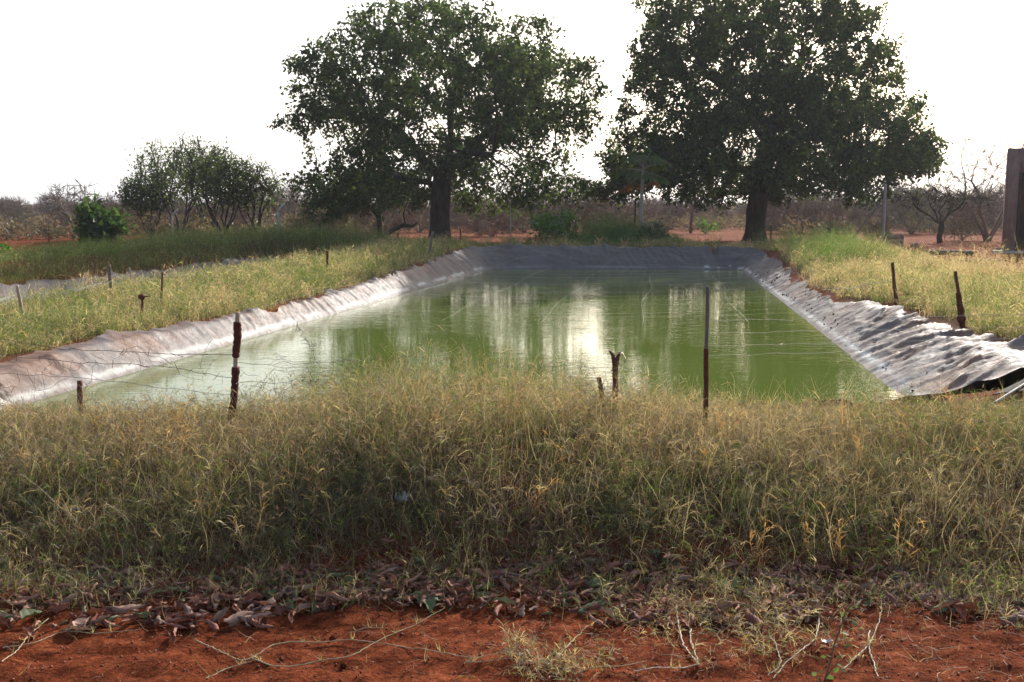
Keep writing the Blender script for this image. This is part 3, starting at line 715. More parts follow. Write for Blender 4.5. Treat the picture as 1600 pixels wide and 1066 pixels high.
big_tree('tree', 'big spreading dark tree left of centre, airy on its right side, with a thick trunk', (XL, YL, gz(XL, YL) - .05), 11,
         PLl, PLr, [(0, 0, 0), (.0, 0, .5), (.02, 0, 1.0), (.0, 0, 1.5), (.05, 0, 2.0), (.1, 0, 2.5), (.15, 0, 3.0), (.3, 0, 3.5)], .46, 430, 11, 5, 40, .165,
         [(7, [(.9, .2, 4.0), (1.6, .4, 4.6), (2.4, .5, 5.3), (3.3, .5, 5.9), (4.2, .3, 6.2), (5.1, .1, 6.3)]), (7, [(.5, -.1, 4.1), (.55, -.2, 4.9), (.5, -.2, 5.8), (.7, -.2, 6.8)]),
          (5, [(-.6, .3, 2.9), (-1.2, .5, 2.9), (-2.0, .7, 3.1), (-2.9, .7, 3.0), (-3.8, .6, 2.8)]), (6, [(-.5, -.3, 3.6), (-1.0, -.6, 4.3), (-1.7, -.8, 5.1), (-2.5, -1, 5.6)]), (7, [(.7, -1, 3.9), (1.5, -2, 4.1), (2.4, -2.8, 3.9)]), (6, [(.3, 1.2, 3.6), (.3, 2.3, 4.3), (.2, 3.2, 5)])],
         sparse=sparse_l, hollow=hollow_l, dens=.85, extra=[((-5.4, 0, 2.3), .9, 60), ((-3.6, 1.5, 2.3), .8, 50), ((-4.4, -1.6, 2.5), .8, 50), ((-6.2, .4, 2.9), .6, 30), ((3.6, .6, 2.7), .8, 34), ((5.2, -.4, 2.5), .8, 40), ((6.3, .3, 3.1), .6, 26), ((2.6, -1.8, 2.9), .6, 24)])
YR = 50.0; XR = (1178 - 800) / F * YR; u0 = 1178
PRl = prof([(312, 1060), (308, 960), (290, 935), (250, 940), (200, 955), (150, 965), (100, 968), (50, 978), (0, 1005), (-40, 1080), (-70, 1150)], u0, -1, YR)
PRr = prof([(312, 1230), (305, 1330), (290, 1400), (250, 1452), (220, 1440), (180, 1400), (150, 1372), (100, 1380), (50, 1362), (0, 1350), (-40, 1290), (-70, 1230)], u0, 1, YR)
big_tree('tree', 'taller dense dark tree right of centre, its crown cut off by the picture top', (XR, YR, gz(XR, YR) - .05), 13,
         PRl, PRr, [(0, 0, 0), (0, 0, .5), (.0, 0, 1.0), (.02, 0, 1.5), (.05, 0, 2.0), (.1, 0, 2.6), (.15, 0, 3.2), (.3, 0, 4.0), (.4, 0, 4.8), (.5, 0, 5.6)], .46, 640, 11, 6, 46, .17,
         [(9, [(-.2, .0, 6.3), (-.9, 0, 6.9), (-1.7, .0, 7.5), (-2.6, 0, 8.0)]), (7, [(1.2, -.2, 4.6), (2.2, -.3, 5.0), (3.4, -.3, 5.0), (4.8, -.2, 4.6)]), (6, [(-.9, -.3, 3.6), (-1.9, -.5, 3.6), (-3.0, -.5, 3.3), (-4.2, -.4, 3.0)]),
          (9, [(1.1, .2, 6.5), (1.6, .3, 7.5), (2.0, .3, 8.6)]), (8, [(.3, 1.2, 5.4), (.3, 2.4, 6), (.2, 3.5, 6.4)]), (8, [(.3, -1.2, 5.2), (.3, -2.4, 5.4), (.2, -3.5, 5.3)])],
         dens=.85, hollow=lambda p: (math.hypot(p[0], p[1]) < 1.8 and p[2] < 3.2) or (p[1] < 0 and abs(p[0]) < 2.4 and p[2] < 2.7))

# ------------------------------------------------------------------ shrubs and smaller trees
def bush_mesh(seed, w, h, nstem, natt, r0, R0, pal=None, nleaf=0, lsize=.06, base=.15, flat=.0, twigs=3, tl=.35, umb=0, fork=.0):
    """returns (MB wood, leaf tuple or None) centred on origin"""
    rs = np.random.RandomState(seed)
    q = rs.randn(natt, 3); q /= np.linalg.norm(q, axis=1, keepdims=True); q *= rs.rand(natt, 1) ** .42
    A = q * np.array([w / 2, w / 2, h * (1 - base) / 2 * 1.0]) + np.array([0, 0, h * (1 + base) / 2])
    if umb: A[:, 2] = h * (.62 + .38 * rs.rand(natt) * (1 - (np.hypot(A[:, 0], A[:, 1]) / (w / 2)) ** 2 * .6))
    nodes = [np.array([0, 0, 0.])]; par = [-1]
    if fork: 
        for k in range(1, 4): nodes.append(np.array([rs.randn() * .05, rs.randn() * .05, fork * k / 3])); par.append(len(nodes) - 2)
    b0 = len(nodes) - 1; z0 = nodes[-1][2]
    for k in range(nstem):
        a = 2 * math.pi * (k + rs.rand() * .7) / nstem; prev = b0; rr = w * (.12 + .14 * rs.rand())
        for j in range(1, 5):
            f = j / 4; nodes.append(np.array([math.cos(a) * rr * f ** 1.1 + rs.randn() * .05, math.sin(a) * rr * f ** 1.1 + rs.randn() * .05, z0 + (h * .38 - z0 * .3) * f])); par.append(prev); prev = len(nodes) - 1
    st = max(w, h) * .055
    nodes, par = colonize(A, (nodes, par), st, st * 1.5, 60, rs)
    ch, tips, rad = skeleton(nodes, par, r0, R0)
    mb = MB(); wood(mb, nodes, par, ch, tips, rad)
    term = np.nonzero(tips <= 4)[0]
    if twigs:
        rep = np.repeat(term, twigs); n = len(rep); d = nodes[rep] - nodes[np.maximum(par[rep], 0)]; d /= np.maximum(np.linalg.norm(d, axis=1, keepdims=True), 1e-6)
        d = d + rs.randn(n, 3) * .55; d /= np.linalg.norm(d, axis=1, keepdims=True); L = tl * (.4 + rs.rand(n, 1)); p0 = nodes[rep]; p1 = p0 + d * L * .5; p2 = p1 + (d + rs.randn(n, 3) * .35) * L * .5
        V, Q, C = ribbons(np.stack([p0, p1, p2], 1), np.full((n, 3), r0 * 1.6) * np.array([[1, .8, .4]]), np.cross(d, rs.randn(n, 3)) , np.ones((n, 3)))
        mb.add(V, Q)
    lf = None
    if nleaf:
        rep = np.repeat(term, nleaf); cl = fbm(nodes[rep][:, 0] * 1.6 / max(w, 1) * 3, nodes[rep][:, 2] * 1.6, seed); rep = rep[rs.rand(len(rep)) < np.clip((cl - .25) * 3.5, .1, 1)]
        cent = nodes[rep] + rs.randn(len(rep), 3) * tl * .45; cent[:, 2] = np.maximum(cent[:, 2], .08)
        lf = leaf_mesh(cent, lsize * (.6 + .8 * rs.rand(len(rep))), leafcol(len(rep), pal, rs), rs, .55, .3)
    return mb, lf
def bush(name, label, cat, loc, group=None, mat=None, rz=0, parts=('stems', 'foliage'), kind2=None, **k):
    mb, lf = bush_mesh(**k); mat = mat or M_TWIG
    if lf is None:
        o = mb.build(name, mat); o.location = tuple(map(float, loc)); o.rotation_euler = (0, 0, rz); return tag(o, label, cat, group)
    root = empty(name, loc, rz); tag(root, label, cat, group)
    mb.build(parts[0], mat, root); mkmesh(parts[1], lf[0], lf[1], M_LEAF, root, lf[2]); return root
def wloc(u, Y): x = (u - 800) / F * Y * 1.0; return (x, Y, gz(x, Y) - .04)
def scale_at(Y): return Y / F
# hand-placed woody plants, label each
def put(u, vbase, Y=None):
    if Y is None: Y = CAM_H * F / (vbase - 327)
    return wloc(u, Y), Y / F
# four green acacias at left (one clump)
for k, (u, Y, w, h, sd, lab) in enumerate([(352, 49, 118, 130, 301, 'second from the right of the green thorn trees left of the big tree'), (286, 52, 135, 150, 302, 'tallest of the green thorn trees at left, rising above the pale curved post'),
                                      (402, 50, 85, 110, 303, 'rightmost of the green thorn trees, beside the big tree'), (238, 55, 90, 95, 304, 'leftmost low green thorn tree behind the leafy round bush'), (330, 57, 110, 140, 305, 'green thorn tree at the back of the left group, between taller neighbours')]):
    loc = wloc(u, Y); s = Y / F
    bush('thorn_tree', lab, 'tree', loc, 'green thorn trees left of the big tree', mat=M_BARK, parts=('trunk', 'crown'), seed=sd, w=w * s, h=h * s * 1.08, nstem=6, natt=380, r0=.013, R0=.13, pal='mid' if k in (1, 2) else 'dark', nleaf=22, lsize=.14, base=.36, twigs=5, tl=.55)
# round bright bush (mango)
loc, s = put(165, 392, 40)
bush('round_bush', 'small dense bright green leafy tree on the far left bank', 'tree', loc, mat=M_BARK, parts=('trunk', 'crown'), seed=311, w=60 * s, h=72 * s, nstem=3, natt=30, r0=.012, R0=.08, pal='mango', nleaf=60, lsize=.24, base=.10, twigs=0, tl=.5)
loc, s = put(-6, 400, 34)
bush('leafy_plant', 'bright green leafy plant cut off by the left edge of the picture', 'plant', loc, mat=M_STEM, seed=312, w=55 * s, h=22 * s, nstem=5, natt=90, r0=.006, R0=.02, pal='bright', nleaf=30, lsize=.12, base=.1, twigs=0, tl=.18)
# small trunk with leaning branches left of the big trunk
loc, s = put(593, 375, 52)
bush('tree', 'slim dark tree standing in the shade just left of the big trunk', 'tree', loc, mat=M_BARK, parts=('trunk', 'crown'), seed=321, w=150 * s, h=115 * s, nstem=5, natt=240, r0=.012, R0=.15, pal='dark', nleaf=44, lsize=.17, base=.40, twigs=3, tl=.4, fork=1.3)
P = [hit(604, 377), atY(612, 360, 46), atY(630, 352, 46), atY(645, 354, 46), atY(653, 348, 46)]; P[0][1] = 46; P[0][2] = gz(P[0][0], 46) - .05
mb = MB(); mb.tube(P, [.13, .11, .09, .07, .03], 8, rough=.12); P2 = [atY(634, 353, 46), atY(630, 335, 46.2), atY(636, 318, 46.3), atY(640, 305, 46)]; mb.tube(P2, [.05, .035, .025, .012], 5)
tag(mb.build('fallen_branch', M_BARK, smooth=True), 'dark arched fallen branch on the ground between the slim tree and the big trunk', 'branch')
# leafy pale plant in front of the scrub at centre
loc, s = put(868, 378, 37)
bush('leafy_shrub', 'yellow green leafy shrub left of the grass mound', 'shrub', loc, mat=M_STEM, seed=331, w=76 * s, h=60 * s, nstem=7, natt=110, r0=.006, R0=.022, pal='bright', nleaf=22, lsize=.11, base=.1, twigs=3, tl=.25)
loc, s = put(1022, 380, 36.5)
bush('leafy_shrub', 'upright dark green weed at the right end of the grass mound', 'shrub', loc, mat=M_STEM, seed=332, w=36 * s, h=44 * s, nstem=7, natt=80, r0=.005, R0=.014, pal='mid', nleaf=14, lsize=.09, base=.1, twigs=3, tl=.22)
# shaded green shrubs at x 480-560
for u, v, w, h, sd, lab in [(520, 375, 80, 62, 341, 'fine leaved green bush under the left edge of the big crown'), (478, 374, 60, 55, 342, 'dull green bush right of the pale curved post')]:
    loc, s = put(u, v, 52); bush('shrub', lab, 'shrub', loc, mat=M_TWIG_G, seed=sd, w=w * s, h=h * s, nstem=6, natt=160, r0=.009, R0=.05, pal='olive', nleaf=16, lsize=.08, base=.12, twigs=4, tl=.4)
# right side acacia + bare tree etc.
loc, s = put(1466, 377, 50)
bush('thorn_tree', 'flat topped olive thorn tree with short dark trunk, in front of the bare tree', 'tree', loc, mat=M_BARK, parts=('trunk', 'crown'), seed=351, w=150 * s, h=92 * s, nstem=5, natt=340, r0=.011, R0=.13, pal='olive', nleaf=8, lsize=.08, base=.3, twigs=6, tl=.45, fork=.9, umb=1)
loc, s = put(1541, 374, 51)
bush('bare_tree', 'tall leafless branching tree left of the block building', 'tree', loc, mat=M_TWIG, seed=352, w=190 * s, h=170 * s, nstem=4, natt=430, r0=.010, R0=.20, base=.12, twigs=6, tl=.5)
loc, s = put(1500, 372, 52)
bush('shrub', 'low twiggy olive bush between the flat topped tree and the bare tree', 'shrub', loc, mat=M_TWIG, seed=353, w=70 * s, h=50 * s, nstem=8, natt=160, r0=.009, R0=.04, pal='olive', nleaf=5, lsize=.07, base=.05, twigs=6, tl=.4)
loc, s = put(1362, 378, 52)
bush('shrub', 'low twiggy bush at the foot of the leaning brace pole', 'shrub', loc, mat=M_TWIG, seed=354, w=50 * s, h=34 * s, nstem=8, natt=110, r0=.009, R0=.03, pal='olive', nleaf=4, lsize=.07, base=.05, twigs=6, tl=.35)
loc, s = put(1078, 363, 68)
bush('bare_tree', 'small reddish bare tree standing alone right of the papaya', 'tree', loc, mat=M_TWIG, seed=355, w=48 * s, h=62 * s, nstem=3, natt=70, r0=.014, R0=.12, base=.4, twigs=3, tl=.6, fork=1.2)
loc, s = put(1100, 365, 66)
bush('leafy_shrub', 'thin yellow green shrub beside the small reddish bare tree', 'shrub', loc, mat=M_STEM, seed=356, w=34 * s, h=26 * s, nstem=5, natt=60, r0=.008, R0=.03, pal='bright', nleaf=6, lsize=.13, base=.1, twigs=2, tl=.3)
loc, s = put(1232, 362, 72)
bush('bare_shrub', 'wide fan shaped bare shrub just right of the dense tree trunk', 'shrub', loc, mat=M_TWIG_G, seed=357, w=105 * s, h=72 * s, nstem=9, natt=260, r0=.013, R0=.09, base=.05, twigs=5, tl=.6)
loc, s = put(120, 388, 58)
bush('bare_tree', 'bare twiggy tree rising above the scrub at far left', 'tree', loc, mat=M_TWIG_G, seed=358, w=115 * s, h=88 * s, nstem=4, natt=300, r0=.012, R0=.14, base=.25, twigs=5, tl=.5, fork=.8)

# scrub band prototypes
protos = []
for k, (w, h, ns, na, pal, nl, mat) in enumerate([(4.6, 3.2, 8, 200, None, 0, M_TWIG), (5.4, 2.7, 10, 230, None, 0, M_TWIG), (3.8, 3.6, 6, 190, 'dry', 5, M_TWIG), (5.0, 3.0, 8, 210, 'olive', 4, M_TWIG_G), (4.2, 2.5, 9, 180, 'dry', 8, M_TWIG), (5.8, 3.7, 6, 240, 'olive', 6, M_TWIG_G)]):
    mb, lf = bush_mesh(seed=400 + k, w=w, h=h, nstem=ns, natt=int(na * 1.15), r0=.015, R0=.09, pal=pal or 'dry', nleaf=nl + 3, lsize=.10, base=.03, twigs=11, tl=.7)
    V = np.concatenate(mb.V); Qs = np.concatenate(mb.Q); T = np.concatenate(mb.T) if mb.T else None; C = np.concatenate(mb.C)
    faces = []; mi = []
    if lf is not None: Qs2 = lf[1] + len(V); V = np.concatenate([V, lf[0]]); C = np.concatenate([C, lf[2]]); Qa = np.concatenate([Qs, Qs2]); mi = np.concatenate([np.zeros(len(Qs)), np.ones(len(Qs2))])
    else: Qa = Qs; mi = np.zeros(len(Qs))
    faces.append(Qa)
    if T is not None: faces.append(T); mi = np.concatenate([mi, np.zeros(len(T))])
    o = mkmesh('bare_shrub', V, faces, [mat, M_LEAF], col=C, midx=mi); protos.append(o)
    print('proto', k, len(V))
rs = np.random.RandomState(77); used = set(); cnt = 0
LAB = ['leafless brown thorn shrub in the scrub band behind the ponds'] * 2 + ['thorn shrub with sparse dry leaves in the scrub band behind the ponds', 'thorn shrub with sparse olive leaves in the scrub band behind the ponds', 'low shrub with withered brown leaves in the scrub band', 'tall shrub with thin olive foliage in the scrub band']
GRP = ['leafless thorn shrubs in the scrub band'] * 2 + ['dry leaved thorn shrubs in the scrub band', 'olive leaved thorn shrubs in the scrub band', 'withered low shrubs in the scrub band', 'tall olive shrubs in the scrub band']
rows = [(63, 5.2), (71, 4.6), (82, 4.6), (96, 4.8), (114, 5.4), (138, 6.5), (170, 8)]
for (Y, sp) in rows:
    x = -.56 * Y
    while x < .56 * Y:
        x += sp * (.7 + .6 * rs.rand()); yy = Y + rs.randn() * 2.5; uu = 800 + x / yy * F
        if Y < 68 and (640 < uu < 760 or 1010 < uu < 1600): continue
        if Y < 80 and 1020 < uu < 1210: continue
        k = rs.choice(6, p=[.24, .24, .14, .14, .12, .12]); o = protos[k] if k not in used else protos[k].copy()
        if k in used: COL.objects.link(o)
        used.add(k); sc = (.80 + .45 * rs.rand()) * (1.0 if Y < 90 else 1.25)
        sc *= np.interp(uu, [0, 250, 500, 760, 1000, 1180, 1300, 1600], [.60, .66, .8, .8, .7, .7, .85, .95])
        o.location = (x, yy, gz(x, yy) - .05); o.rotation_euler = (0, 0, rs.rand() * 6.28); o.scale = (sc, sc, sc * (.85 + .3 * rs.rand()))
        tag(o, LAB[k], 'shrub', GRP[k]); cnt += 1
print('scrub shrubs', cnt)
# far scrub: one mass
rs = np.random.RandomState(78); nb = 4000; yb = np.concatenate([52 + 128 * rs.rand(2800), 180 + 720 * rs.rand(1200) ** 1.3]); xb = (rs.rand(nb) * 2 - 1) * .56 * yb; ok = ~((yb < 74) & (xb / yb > -.12) & (xb / yb < .26)) & ~((yb < 60) & (xb > -8)) & ~((xb / yb > .3) & (yb < 66)); yb = yb[ok]; xb = xb[ok]; nb = len(yb)
acc = Acc()
per = 90; cx = np.repeat(xb, per); cy = np.repeat(yb, per); q = rs.randn(nb * per, 3); q /= np.linalg.norm(q, axis=1, keepdims=True); q *= rs.rand(nb * per, 1) ** .5; hh = np.repeat(np.where(yb < 180, .32 + .5 * rs.rand(nb) ** 1.5, .9 + .8 * rs.rand(nb)), per)
cent = np.stack([cx + q[:, 0] * hh * 1.5, cy + q[:, 1] * hh * 1.5, ground(cx, cy, False) + hh + q[:, 2] * hh], 1)
fc = np.array([(.13, .09, .07), (.10, .085, .055), (.15, .105, .085), (.085, .08, .045)])[np.repeat(rs.choice(4, nb), per)] * (.8 + .4 * rs.rand(nb * per, 1))
L_, Q_, C_ = leaf_mesh(cent, np.repeat(np.where(yb < 180, .28, .5 + yb * .0012), per) * (.6 + .8 * rs.rand(nb * per)), fc, rs, .22, 0)
tag(mkmesh('far_scrub', L_, Q_, M_LEAF, col=C_), 'hazy mass of dry scrub reaching to the horizon', 'scrub', kind='stuff')
# hills
def hills(name, pts, Y, thick=500):
    us = np.linspace(pts[0][0], pts[-1][0], 160); vs = np.interp(us, [p[0] for p in pts], [p[1] for p in pts]); vs = vs + (fbm(us * .06, us * 0, 5) - .47) * 5
    X = (us - 800) / F * Y; top = CAM_H + (327 - vs) * Y / F
    rowsV = []
    for k, (dy, f) in enumerate([(-700, 0), (-350, .45), (-100, .9), (0, 1.0), (300, .8), (900, 0)]):
        hgt = np.maximum(top * f + (fbm(us * .1 + k, us * 0 + k, 9) - .47) * 10 * f, -3 if f == 0 else 0); rowsV.append(np.stack([X, np.full(160, Y + dy), np.where(f == 0, -6, hgt)], 1))
    V = np.concatenate(rowsV); m = 160; i = np.arange(5)[:, None] * m + np.arange(m - 1)[None]; Q = np.stack([i, i + 1, i + m + 1, i + m], -1).reshape(-1, 4)
    mh, nt, out = nmat('hill_scrub'); p = nt.nodes.new('ShaderNodeBsdfPrincipled'); nt.links.new(ramp(nt, noise(nt, .02, 6, .6, objvec(nt)), [(.35, (.06, .065, .045)), (.65, (.12, .10, .075))]), p.inputs['Base Color']); p.inputs['Roughness'].default_value = 1; nt.links.new(p.outputs[0], out.inputs[0])
    tag(mkmesh(name, V, Q, mh, smooth=True), kind='structure')
hills('hills', [(-300, 326), (0, 323), (60, 320), (90, 318), (130, 313), (175, 306), (215, 306), (260, 312), (330, 320), (480, 322), (700, 321), (820, 317), (900, 320), (1100, 319), (1250, 323), (1500, 324), (1900, 325)], 3200)

# ------------------------------------------------------------------ papaya
def papaya():
    Y = 37.4; x = (1003 - 800) / F * Y; z0 = gz(x, Y); root = empty('papaya_tree', (x, Y, z0)); tag(root, 'papaya tree with slim pale trunk and ragged drooping leaves behind the grass mound', 'papaya tree')
    top = CAM_H + (327 - 262) * Y / F - z0; mb = MB(); z = np.linspace(0, top, 26); P = np.stack([-.06 * np.sin(z), 0 * z, z], 1); mb.tube(P, .085 - .035 * z / top + .006 * (np.arange(26) % 2), 9); mb.build('trunk', M_STEM, root, smooth=True)
    rs = np.random.RandomState(5); mb = MB(); lv = []
    for k in range(22):
        a = 2 * math.pi * k / 22 * 2.6; el = R(65 - k * 4.6); L = .65 + .25 * rs.rand(); d = np.array([math.cos(a) * math.cos(el), math.sin(a) * math.cos(el), math.sin(el)])
        p0 = np.array([-.06 * math.sin(top), 0, top - .25 + .25 * (1 - k / 22)]); p1 = p0 + d * L * .5; p2 = p0 + d * L + np.array([0, 0, -.1 * L])
        mb.tube([p0, p1, p2], [.014, .010, .007], 4, cap=False)
        fw = d.copy(); fw[2] = -.35; fw /= np.linalg.norm(fw); sd = np.cross(fw, [0, 0, 1]); sd /= np.linalg.norm(sd); up = np.cross(sd, fw)
        old = k > 17
        for j in range(7):
            b = R(-110 + j * 36.7); ld = fw * math.cos(b) + sd * math.sin(b); l = (.36 - .03 * abs(j - 3)) * (1.2 if not old else .8); pr = np.cross(ld, up); m1 = p2 + ld * l * .5 - up * .03; tipp = p2 + ld * l + np.array([0, 0, -.16 - .06 * rs.rand()]); w = .11
            lv.append((p2, m1 + pr * w, tipp, m1 - pr * w, old))
    mb.build('leaf_stalks', M_STEM, root)
    V = np.array([q for l in lv for q in l[:4]]); C = np.repeat(np.array([(.22, .10, .03) if l[4] else (.05 + .03 * rs.rand(), .10, .028) for l in lv]), 4, axis=0)
    mkmesh('crown', V, np.arange(len(V)).reshape(-1, 4), M_LEAF, root, C)
    mb = MB(); p0 = np.array([0, 0, top - .3]); mb.tube([p0, p0 + (-.5, 0, -.25), p0 + (-.95, 0, -.75)], .008, 4); mb.tube([p0, p0 + (.08, 0, -.6), p0 + (.16, 0, -1.0)], .008, 4); mb.build('dead_stalk', M_WOODG, root)
papaya()

# ------------------------------------------------------------------ stakes
def seg(P, n):
    P = np.asarray(P, float); k = np.linspace(0, len(P) - 1, n); i = np.minimum(k.astype(int), len(P) - 2); f = (k - i)[:, None]; return P[i] * (1 - f) + P[i + 1] * f
def stake(label, utop, vtop, ubase, vbase, r_px, mat, Y=None, style='plain', name='fence_stake', group='wooden stakes of the pond fence'):
    b = hit(ubase, vbase) if Y is None else np.array([(ubase - 800) / F * Y, Y, 0])
    if Y is not None: b[0] = atY(ubase, vbase, Y)[0]; b[2] = gz(b[0], Y)
    Yb = b[1]; t = atY(utop, vtop, Yb); b0 = b.copy(); b0[2] -= .08; r = r_px * Yb / F
    root = empty(name, (b[0], b[1], b[2])); tag(root, label, 'stake', group); o = np.array([b[0], b[1], b[2]])
    rsx = np.random.RandomState(int(utop) + 3)
    def lp(k): return b0 * (1 - k) + t * k
    n = 22; ks = np.linspace(0, 1, n); P = np.array([lp(k) for k in ks]) - o; P[:, 0] += np.cumsum(rsx.randn(n)) * r * .08
    if style == 'mud':
        mb = MB(); mb.tube(P, r * .62, 8, rough=.08, seed=1); root = mb.build('post', M_WOODP, root, smooth=True)
        # clay sheeting built by termites, in two runs that leave wood bare between them
        for (k0, k1) in ((.0, .60), (.67, .93)):
            kk = np.linspace(k0, k1, 34); Pm = np.stack([np.interp(kk, ks, P[:, c_]) for c_ in range(3)], 1); rr = r * (1.0 + .28 * (vnoise(kk * 13, kk * 0, 7) - .5)); rr[0] *= .85; rr[-1] *= .85
            mb = MB(); mb.tube(Pm, rr, 12, rough=.16, seed=int(k0 * 100) + 3); mb.build('mud_crust', M_MUD, root)
    elif style == 'lowmud':
        mb = MB(); mb.tube(P, r * .6, 8, rough=.08, seed=1); mb.build('post', mat, root, smooth=True)
        kk = np.linspace(.05, .66, 30); Pm = np.stack([np.interp(kk, ks, P[:, c_]) for c_ in range(3)], 1); rr = r * (1.1 + .7 * (vnoise(kk * 12, kk * 0, 7) - .4)) * np.interp(kk, [.05, .4, .66], [.8, 1.2, .6]); mb = MB(); mb.tube(Pm, rr, 12, rough=.2, seed=9); mb.build('mud_crust', M_MUD, root)
    elif style == 'fork':
        mb = MB(); mb.tube(P, np.linspace(r * .95, r, n), 10, rough=.12, seed=2); T = P[-1]
        mb.tube([P[-4], T + (-r * .8, 0, r * 1.2), T + (-r * 2.0, 0, r * 2.6)], [r * .8, r * .7, r * .35], 7, rough=.1); mb.tube([P[-4], T + (r * .9, 0, r * .6), T + (r * 1.6, 0, r * 2.2)], [r * .8, r * .7, r * .4], 7, rough=.1)
        mb.build('post', M_WOODR, root)
        mb = MB(); q = seg([T + (r * .7, -r, r * 1.5), T + (r * 2.5, -r * .6, r * 1.9), T + (r * 3.6, -r * .3, -r * .2), T + (r * 3.4, 0, -r * 2.2)], 10); V = np.concatenate([q, q + np.array([0, .02, .008]) + (rsx.rand(10, 3) - .5) * .008]); i = np.arange(9)
        mb.add(V, np.stack([i, i + 1, i + 11, i + 10], 1), col=(.4, .32, .2)); mb.build('dry_rag', M_V, root)
    elif style == 'knob':
        mb = MB(); mb.tube(P, np.linspace(r, r * .75, n), 8, rough=.15, seed=2); mb.build('post', M_MUD, root); T = P[-1]; mb = MB()
        mb.tube([T - (0, 0, r * 2), T - (0, 0, r * .8), T + (0, 0, r * .6), T + (0, 0, r * 2)], [r * .9, r * 2.2, r * 2.3, r * .8], 9, rough=.25, seed=4); mb.tube([T, T + (r * 3, 0, r * .3), T + (r * 4.6, 0, r * .2)], [r * .6, r * .4, r * .15], 5); mb.tube([T, T + (-r * 2.5, 0, r * 1.2)], [r * .6, r * .3], 5); mb.build('broken_head', M_MUD, root)
    else:
        mb = MB(); mb.tube(P, np.linspace(r * 1.1, r * .85, n), 8, rough=.10, seed=2); mb.build('post', mat, root)
        if style == 'two':
            kk = np.linspace(.0, .62, 30); Pm = np.stack([np.interp(kk, ks, P[:, c_]) for c_ in range(3)], 1); mb = MB(); mb.tube(Pm, r * (1.22 + .25 * (vnoise(kk * 16, kk * 0, 3) - .5)), 10, rough=.1, seed=5); mb.build('mud_crust', M_MUD, root)
    return root, t
FS = 'stakes standing on the foreground bank'
_, tH = stake('crooked stake crusted with dark red termite mud, tallest at left on the foreground bank', 368, 488, 358, 668, 6.2, M_WOODP, Y=6.05, style='mud')
stake('short pointed red stump at far left of the foreground bank', 125, 595, 127, 655, 5.0, M_WOODR, Y=6.6)
stake('forked broken stake with a dry rag caught in its top', 961, 560, 962, 655, 4.6, M_WOODR, Y=5.95, style='fork')
stake('short leaning stub just left of the forked stake', 938, 590, 953, 655, 4.5, M_MUD, Y=6.0)
_, tL = stake('straight slim pole, grey above and red mud below, right of the forked stake', 1104, 447, 1102, 690, 3.4, M_WOODG, Y=5.9, style='two')
stake('pale bleached stake leaning at far left of the left bank', 28, 446, 40, 510, 2.9, M_WOODP)
stake('thick dark upright post on the left bank, beside the smaller pond', 173, 414, 176, 472, 3.2, M_WOODG)
stake('short pale leaning stake standing by the smaller pond liner', 200, 418, 209, 447, 2.0, M_WOODP)
stake('stump with a knobbly broken head on the left bank', 222, 464, 221, 503, 2.4, M_MUD, style='knob')
stake('thin reddish stick on the left bank, right of the knobbly stump', 254, 425, 251, 483, 1.8, M_WOODR)
stake('dark stake in the middle of the left bank', 511, 392, 511, 432, 2.0, M_MUD)
stake('pale leaning stake at the far end of the left bank, before the big trunk', 675, 362, 669, 403, 2.2, M_WOODG)
stake('reddish leaning stake on the right bank, left of the mud crusted one', 1397, 410, 1403, 477, 2.9, M_WOODR)
_, tN = stake('stake with a thick dark mud crust on the right bank', 1496, 424, 1505, 514, 4.6, M_WOODR, style='lowmud')
stake('short dark stake stub on the green part of the right bank', 1275, 380, 1275, 402, 2.2, M_MUD)
stake('tiny stub on the right bank in front of the short dark stake', 1307, 403, 1308, 415, 1.8, M_MUD)
BG = 'thin stakes behind the ponds'
for u, v0, v1, lab in [(900, 348, 382, 'dark thin stake in front of the grass mound, beside the leafy shrub'), (836, 369, 388, 'short dark stake left of the leafy shrub behind the liner'), (721, 357, 388, 'forked dark twig stake right of the big trunk'), (622, 364, 378, 'tiny dark stake under the arched fallen branch'),
                       (77, 364, 396, 'dark stake left of the round green tree'), (233, 370, 394, 'dark stake right of the round green tree'), (1205, 352, 378, 'thin dark stake right of the dense tree trunk'), (1072, 378, 388, 'small stub behind the right half of the far liner')]:
    stake(lab, u, v0, u, v1, 1.5, M_MUD, Y=42 if v1 < 385 else 37, group=BG)
# broken leaning sticks right of the papaya
Y = 40; mb = MB(); p0 = atY(1072, 384, Y); mb.tube(seg([p0, atY(1064, 377, Y), atY(1054, 369, Y)], 6), [.06, .06, .05, .05, .04, .02], 6, rough=.15); tag(mb.build('broken_branch', M_BARK), 'broken dark branch leaning on the ground right of the grass mound', 'branch')

# curved concrete posts
def curved_post(label, u, vtop, vbase, r, Y, lean=(.35, .35), mat=None, du=0):
    x = (u - 800) / F * Y; z0 = gz(x, Y); H = CAM_H + (327 - vtop) * Y / F - z0; root = empty('fence_post', (x, Y, z0)); tag(root, label, 'post', 'grey fence posts behind the ponds')
    mb = MB(); k = lean[0] * (1 if True else 1); P = seg([(0, 0, -.1), (du * .5, 0, (H - abs(k)) * .5), (du, 0, H - abs(k))], 8); mb.tube(P, [r] * 8, 6); mb.build('post', mat or M_CONC, root)
    if k: mb = MB(); e = P[-1]; mb.tube([e, e + np.array([k * .25, 0, abs(k) * .45]), e + np.array([k * .8, 0, abs(k)])], [r, r * .9, r * .7], 6, cap=True); mb.build('bent_top', mat or M_CONC, root)
curved_post('pale grey post with bent top among the green thorn trees', 273, 327, 388, .032, 44, (.3, 0))
curved_post('thick pale grey post with bent top between thorn trees and big tree', 438, 318, 372, .058, 43, (.36, 0))
curved_post('tall grey post with brace under the right end of the dense tree', 1377, 288, 380, .065, 45, (0, 0))
